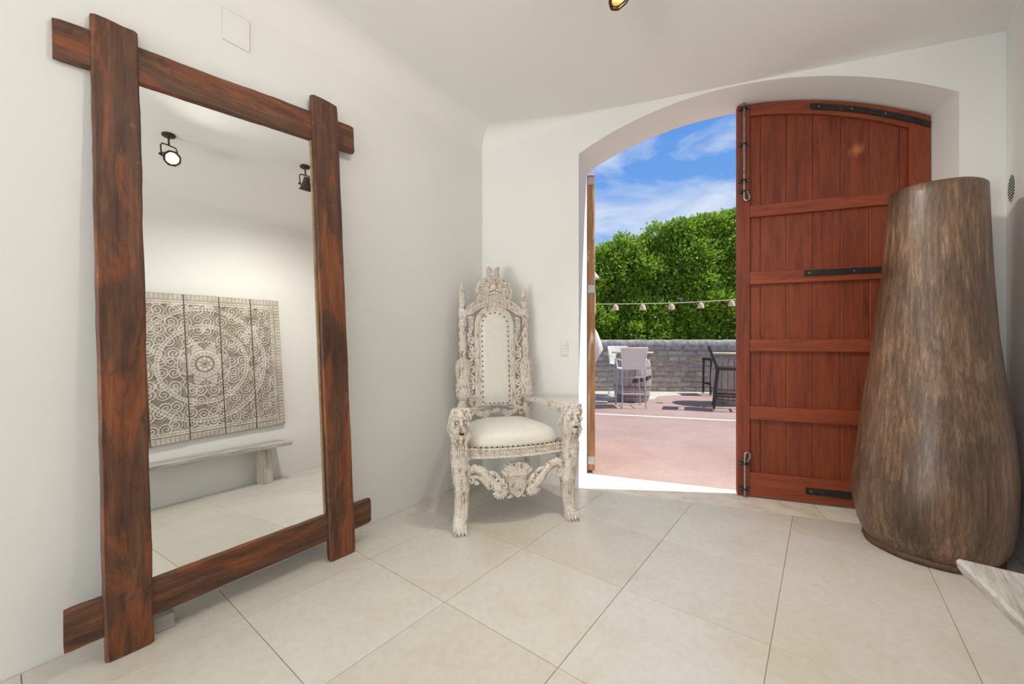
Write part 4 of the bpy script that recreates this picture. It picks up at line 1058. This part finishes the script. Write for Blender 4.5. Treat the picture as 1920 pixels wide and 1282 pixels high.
for h_ in rows_h:
    x_ = X0+rnd.uniform(.0, .15)
    while x_ < X1-.1 and count < 296:
        w_ = rnd.uniform(.16, .38)*(1.15 if rnd.random() < .15 else 1)
        if x_+w_ > X1: break
        o = bpy.data.objects.new('stone', rnd.choice(stone_src)); COL.objects.link(o); o.parent = gw
        o.location = (x_+w_/2, .072, zc+h_/2+rnd.uniform(-.008, .008)); o.scale = (w_-.026, .10+rnd.uniform(0, .035), h_-.026+rnd.uniform(-.012, .004)); o.rotation_euler = (0, rnd.uniform(-.04, .04), 0)
        x_ += w_; count += 1
    zc += h_
# trees behind the wall
def tree(name, x_, y_, blobs, nleaf, label, seed):
    R = random.Random(seed)
    root = tag(empty(name, (x_, y_, -.1)), label, 'tree', 'leafy trees behind the garden wall')
    tb = MB(); tb.tube([(0, 0, 0), (.05, 0, .5), (-.05, .05, 1.1), (.05, .05, 1.8)], [.17, .13, .11, .07], 9); tr = tb.build('trunk', M['bark'], root)
    bb = MB()
    for (bx, by, bz, rx, ry, rz) in blobs: bb.tube([(0, .02, 1.0+R.random()*.5), (bx*.5, by*.5, bz*.6+.4), (bx, by, bz), (bx*1.1, by*1.0, bz+rz*.5)], [.06, .045, .03, .012], 6)
    bb.build('branches', M['bark'], root)
    vsl, fsl = [], []
    tot = sum(b[3]*b[4]+b[3]*b[5]+b[4]*b[5] for b in blobs)
    for (bx, by, bz, rx, ry, rz) in blobs:
        n = int(nleaf*(rx*ry+rx*rz+ry*rz)/tot)
        nc = max(30, n//16)
        for c in range(nc):                               # twigs: little sprays of leaves
            d = V((R.gauss(0, 1), R.gauss(0, 1), R.gauss(0, 1))).normalized()
            if d.y > .45 and R.random() < .7: d.y = -d.y
            bump_ = 1+.20*noise.noise(V((d.x*2.6+bx*3, d.y*2.6, d.z*2.6+seed)))
            rad = (.66+.34*R.random()**.45)*bump_
            p = V((bx+d.x*rx*rad, by+d.y*ry*rad, bz+d.z*rz*rad))
            if p.z < .35: continue
            out = (d+V((0, -.15, .45))).normalized()
            for q in range(n//nc):
                o_ = V((R.gauss(0, .075), R.gauss(0, .075), R.gauss(0, .07))); c_ = p+o_
                ax_ = (out+V((R.gauss(0, .6), R.gauss(0, .6), R.gauss(0, .5)))).normalized(); sd = ax_.cross(V((R.gauss(0, 1), R.gauss(0, 1), R.gauss(0, 1)))).normalized(); nr = ax_.cross(sd)
                L = R.uniform(.085, .14); w = L*.27
                b = len(vsl)
                vsl += [tuple(c_), tuple(c_+ax_*L*.5+sd*w+nr*.008), tuple(c_+ax_*L), tuple(c_+ax_*L*.5-sd*w+nr*.008)]
                fsl += [(b, b+1, b+2), (b, b+2, b+3)]
    me = bpy.data.meshes.new('foliage'); me.from_pydata(vsl, [], fsl); me.update(); me.materials.append(M['leaf'])
    o = bpy.data.objects.new('foliage', me); COL.objects.link(o); o.parent = root; o['kind'] = 'stuff'
    return root
HT = [(-3, 3.5), (1.2, 3.75), (2.4, 3.95), (3.4, 4.25), (4.4, 4.62), (5.2, 4.85), (6.0, 5.12), (7.2, 5.25), (11, 4.9)]
def hedge_top(x_):
    for (a, b), (c, d) in zip(HT, HT[1:]):
        if x_ <= c: return b+(d-b)*(x_-a)/(c-a)
    return HT[-1][1]
def crown(R, xc, w):
    out = []
    nx = max(3, int(round(2*w/.52)))
    for i in range(nx):
        x_ = -w+2*w*(i+.5)/nx; h = hedge_top(xc+x_)+.1; nz_ = 6
        for j in range(nz_):
            t = j/(nz_-1); r_ = R.uniform(.46, .62); zc_ = .95+(h-r_*.78-.95+R.uniform(-.16, .10))*t
            out.append((x_+R.uniform(-.1, .1), R.uniform(-.45, .05)+.25*t, zc_, r_, r_, r_*.85))
    return out
RR = random.Random(5)
for xc, w, nl, lb_, sd in ((2.05, 1.1, 42000, 'dense bright green tree behind the wall beside the folded parasol', 1), (4.2, 1.05, 46000, 'dense bright green tree behind the wall above the white bar chairs', 2),
                           (6.3, 1.05, 46000, 'taller dense green tree behind the wall above the black bar stools', 3), (8.5, 1.15, 18000, 'dense green tree at the end of the wall behind the red door', 4), (-.2, 1.15, 16000, 'dense green tree at the end of the wall beyond the open door leaf', 6)):
    tree('ficus_tree', xc, 11.95, crown(RR, xc, w), nl, lb_, sd)

# barrels
def barrel(loc, rz, label, h=.98, r0=.31, r1=.385):
    root = tag(empty('wine_barrel', loc, rz), label, 'barrel', 'wine barrels used as tables')
    def rad(z): t = 2*z/h-1; return r1-(r1-r0)*t*t
    ns = 22; mb = MB()
    for k in range(ns):
        a0, a1 = 2*pi*k/ns+.012, 2*pi*(k+1)/ns-.012; rings = []
        for q in range(11):
            z = h*q/10; r = rad(z); am = (a0+a1)/2
            rings.append([V((r*cos(a), r*sin(a), z)) for a in (a0, am, a1)]+[V(((r-.03)*cos(a), (r-.03)*sin(a), z)) for a in (a1, a0)])
        m1 = MB().rings(rings); m1.build('stave', M['barrel'], root, sharp=30)
    MB().lathe([(r0-.02, h-.04), (r0-.02, h-.02)], 28).build('lid', M['barrel'], root)
    for z, mt, hh_ in ((.02, 'hoop', .06), (.10, 'rust', .022), (.24, 'hoop', .05), (.30, 'rust', .018), (.68, 'hoop', .05), (.90, 'hoop', .06)):
        m2 = MB(); NR = 32
        m2.rings([[V((r*cos(a), r*sin(a), zz_)) for r, zz_ in ((rad(z)-.008, z), (rad(z)+.006, z), (rad(z+hh_)+.006, z+hh_), (rad(z+hh_)-.008, z+hh_))] for a in [2*pi*k/NR for k in range(NR)]], cap=False, closed=True)
        m2.build('hoop', M[mt], root)
    return root, rad
def stencil(root, rad, txt, size, a0, z0, mat, slope=.0):
    cu = bpy.data.curves.new('lettering', 'FONT'); cu.body = txt; cu.size = size; cu.resolution_u = 3; cu.offset = .0035
    to = bpy.data.objects.new('lettering', cu); COL.objects.link(to)
    dg = bpy.context.evaluated_depsgraph_get(); me = bpy.data.meshes.new_from_object(to.evaluated_get(dg)); bpy.data.objects.remove(to)
    bm = bmesh.new(); bm.from_mesh(me); bmesh.ops.subdivide_edges(bm, edges=[e_ for e_ in bm.edges if e_.calc_length() > .03], cuts=2); bm.to_mesh(me); bm.free()
    for v_ in me.vertices:
        xx, zz_ = v_.co.x, z0+v_.co.y+slope*v_.co.x; r = rad(zz_)+.004; a = a0+xx/r
        v_.co = (r*cos(a), r*sin(a), zz_)
    me.materials.append(mat); o = bpy.data.objects.new('lettering', me); COL.objects.link(o); o.parent = root
    sm = o.modifiers.new('solid', 'SOLIDIFY'); sm.thickness = .003; sm.offset = 0
    return o
b1 = fl(1186, 754)+V((.085, .30, 0)); b1.z = .006
br1, rad1 = barrel(b1, 0, 'old wine barrel with black stencilled letters behind the white bar chair')
stencil(br1, rad1, 'PERE SEDA', .102, -pi/2-.27, .385, M['ink'], .20)
b2 = fl(1392, 762)+V((0, .34, 0)); b2.z = -.004
br2, rad2 = barrel(b2, 0, 'old wine barrel with a red letter beside the black bar stools')
stencil(br2, rad2, 'P', .105, -pi/2-.30, .41, M['redink'], .1)
for b_, lb_ in ((b1, 'round pale wood table top on the barrel with black letters'), (b2, 'round pale wood table top on the barrel with the red letter')):
    m3 = MB().lathe([(.30, 0), (.42, .002), (.425, .008), (.425, .026), (.42, .032), (.01, .032)], 40)
    o = m3.build('table_top', M['paletop'], None, loc=(b_.x, b_.y, b_.z+.981), sharp=30); tag(o, lb_, 'table top', 'round tops on the barrels')

# white bar chairs
def white_chair(loc, rz, label):
    root = tag(empty('bar_chair', loc, rz), label, 'bar chair', 'white bar chairs')
    g, w = M['chairgrey'], M['chairwhite']
    # local: back at y = -.22 (towards -y), seat front +y
    legs = {}
    for sx in (-1, 1):
        legs[(sx, -1)] = [(sx*.215, -.26, 0), (sx*.20, -.21, .72), (sx*.215, -.235, .92), (sx*.235, -.275, 1.10)]
        legs[(sx, 1)] = [(sx*.235, .22, 0), (sx*.20, .19, .72)]
    for key, P in legs.items():
        MB().tube(P[:2], .0125, 8).build('leg', g, root)
        if key[1] < 0: MB().tube(P[1:], .013, 8).build('back_upright', w, root)
    for z, y0_, y1_ in ((.27, -.245, .213), (.575, -.225, .20)):
        f_ = lambda y_: .215-.012*z
        for a, b in (((-.21, y0_), (.21, y0_)), ((-.225, y1_), (.225, y1_)), ((-.21, y0_), (-.225, y1_)), ((.21, y0_), (.225, y1_))):
            if z > .4 and a[1] == b[1] and a[1] > 0: continue
            MB().tube([(a[0], a[1], z), (b[0], b[1], z)], .010, 6).build('footrest' if z < .4 else 'stretcher', g, root)
    sb = MB(); sb.rings([[V((x_, y_, z_)) for x_ in (-.22,)]+[V((x_, y_, z_)) for x_ in (.22,)]+[V((.22, y_, z_-.02)), V((-.22, y_, z_-.02))] for y_, z_ in ((-.215, .735), (-.1, .725), (.1, .728), (.20, .735), (.23, .715))])
    sb.build('seat', M['sling'], root, sharp=40)
    bk = MB(); rings = []
    for k in range(9):
        t = k/8; z = .715+.40*t; hw2 = .195+.045*t; y0_ = -.215-.07*t*t
        pts3 = []
        for q in range(9):
            u = -1+q/4; pts3.append(V((hw2*u, y0_-.03*(1-u*u), z)))
        rings.append(pts3+[p+V((0, .012, 0)) for p in pts3[::-1]])
    bk.rings(rings)
    bo = bk.build('backrest', M['sling'], root, sharp=60); bo['label'] = 'white woven sling back'
    MB().tube([(-.24+.06*q, -.29-.035*(1-(q/4-1)**2), 1.115) for q in range(9)], .012, 6).build('top_bar', w, root)
    for sx in (-1, 1):
        MB().tube([(sx*.215, -.225, .88), (sx*.255, -.15, .905), (sx*.258, .10, .90), (sx*.23, .20, .86), (sx*.205, .19, .72)], .012, 6).build('armrest', w, root)
    return root
c1 = (fl(1167, 766)+fl(1214, 766))/2; c1.z = -.004
white_chair((c1.x, c1.y+.26, -.004), -.05, 'white sling bar chair with its back to the doorway, before the lettered barrel')
white_chair((b1.x-.04, b1.y+.66, .006), pi+.08, 'white sling bar chair facing the doorway, behind the lettered barrel')
# black bar stools
def black_stool(loc, rz, label, SH=.74, back=True):
    root = tag(empty('bar_stool', loc, rz), label, 'bar stool', 'black bar stools')
    k_ = M['black']; q = .019
    def bar(name, a, b, w=.038, d=.038):
        a, b = V(a), V(b); t = (b-a); L = t.length; rot = t.to_track_quat('Z', 'Y').to_matrix()
        return MB().box((a+b)/2, (w, d, L), rot).build(name, k_, root, bevel=.004)
    # local: front +x
    for sy in (-1, 1):
        l1 = bar('leg', (-.235, sy*.20, .03), (-.165, sy*.20, SH)); l2 = bar('leg', (.215, sy*.20, .03), (.20, sy*.20, SH))
        if back: bar('back_upright', (-.165, sy*.20, SH-.02), (-.315, sy*.20, 1.14))
        for x_ in (-.237, .216): MB().box((x_, sy*.20, .016), (.042, .042, .030)).build('foot_cap', M['galv'], root, bevel=.003)
        bar('stretcher', (-.215, sy*.20, .26), (.21, sy*.20, .26), .03, .03)
    bar('footrest', (.21, -.20, .26), (.21, .20, .26), .03, .03); bar('back_bar', (-.215, -.2, .26), (-.215, .2, .26), .03, .03)
    MB().box((.015, 0, SH+.01), (.44, .44, .055)).build('seat', k_, root, bevel=.012)
    rot = V((-.150, 0, .40)).to_track_quat('Z', 'Y').to_matrix()
    if not back: return root
    MB().box((-.268, 0, 1.01), (.012, .40, .25), Matrix.Rotation(-.36, 3, 'Y')).build('backrest', k_, root, bevel=.003)
    bar('top_rail', (-.312, -.2, 1.135), (-.312, .2, 1.135), .03, .03)
    return root
s1 = fl(1356, 769)
black_stool((s1.x+.235*cos(-.43)-.20*sin(.43)+.0, s1.y+.235*sin(-.43)+.20*cos(.43), -.004), -.43, 'black metal bar stool with tilted back by the doorway side of the barrel')
s2 = fl(1334, 742)
black_stool((s2.x+.21, s2.y+.20, -.004), pi-.05, 'backless black metal bar stool on the far side of the barrel by the stone wall', .82, False)

# parasol, folded
pb = fl(1112, 752); pc = V((pb.x-.02, pb.y, 0))
par = tag(empty('parasol', (pc.x-.06, pc.y, .006)), 'folded cream canvas parasol tied at the waist on a steel base plate', 'parasol')
MB().box((0, 0, .018), (.62, .62, .036)).build('base_plate', M['galv'], par, bevel=.006)
MB().lathe([(.035, .036), (.035, .30), (.028, .31)], 14).build('pole_sleeve', M['galv'], par)
MB().tube([(0, 0, .04), (0, 0, 2.78)], .024, 12).build('pole', M['paletop'], par)
cv = MB(); rings = []
zt2 = lambda y_: CH+(HOR-y_)/F*pc.y
prf = [(680, .11), (668, .19), (655, .235), (640, .20), (625, .15), (612, .085), (604, .10), (585, .125), (560, .125), (540, .115), (526, .10), (522, .19), (512, .12), (505, .05), (503, .02)]
NPt = 48
for i, (y_, r_) in enumerate(prf):
    ring = []
    for k in range(NPt):
        a = 2*pi*k/NPt; f_ = 1+(.20 if y_ > 612 else .12)*cos(8*a+.6*sin(y_*.02))+.05*sin(3*a+y_*.03)
        dz = (.10*cos(4*a+1) if i == 0 else (.05*cos(4*a+1) if i == 1 else 0))
        ring.append(V((r_*f_*cos(a), r_*f_*sin(a), zt2(y_)+dz)))
    rings.append(ring)
cv.rings(rings).build('canopy', M['canvas'], par, sharp=60)
m4 = MB(); m4.rings([[V((r*cos(a), r*sin(a), z)) for r, z in ((.07, zt2(616)), (.108, zt2(616)), (.108, zt2(610)), (.07, zt2(610)))] for a in [2*pi*k/24 for k in range(24)]], cap=False, closed=True); m4.build('tie_band', M['canvas'], par)
MB().lathe([(.02, 0), (.03, .02), (.012, .06), (.002, .075)], 12, (0, 0, zt2(503)-.01)).build('finial', M['paletop'], par)

# string of shades
def at_depth(x_, y_, Y): return V(((x_-960)/F*Y, Y, CH+(HOR-y_)/F*Y))
SY = 7.92
sg_ = empty('string_light', at_depth(1112, 571, SY)); base0 = V(sg_.location)
tag(sg_, 'string of small rattan bell shades hung on a pale cord before the trees', 'string light')
cpts = [at_depth(x_, y_, SY) for x_, y_ in ((1085, 570), (1154, 569.8), (1205, 569.3), (1259, 568.2), (1314, 565.8), (1372, 562), (1440, 556), (1500, 548))]
MB().tube([p-base0 for p in cpts], .0085, 6).build('cord', M['rope'], sg_)
for x_, y_ in ((1154, 569.8), (1205, 569.3), (1259, 568.2), (1314, 565.8), (1372, 562), (1430, 557)):
    p = at_depth(x_, y_, SY)-base0
    so = MB().lathe([(.006, .0), (.012, -.012), (.034, -.022), (.052, -.05), (.060, -.085), (.066, -.125), (.062, -.125), (.054, -.08), (.03, -.03), (.004, -.02)], 16, p).build('shade', M['rattan'], sg_)
    MB().ell(p+V((0, 0, -.085)), (.016, .016, .022)).build('bulb', M['white_plastic'], so)
pp = at_depth(1502, 547, SY)
pst = MB().tube([(0, 0, 0), (0, 0, pp.z+.05)], .035, 10).build('light_post', M['bark'], None, loc=(pp.x+.04, pp.y, -.004))
tag(pst, 'round wooden post holding the end of the light string', 'post')
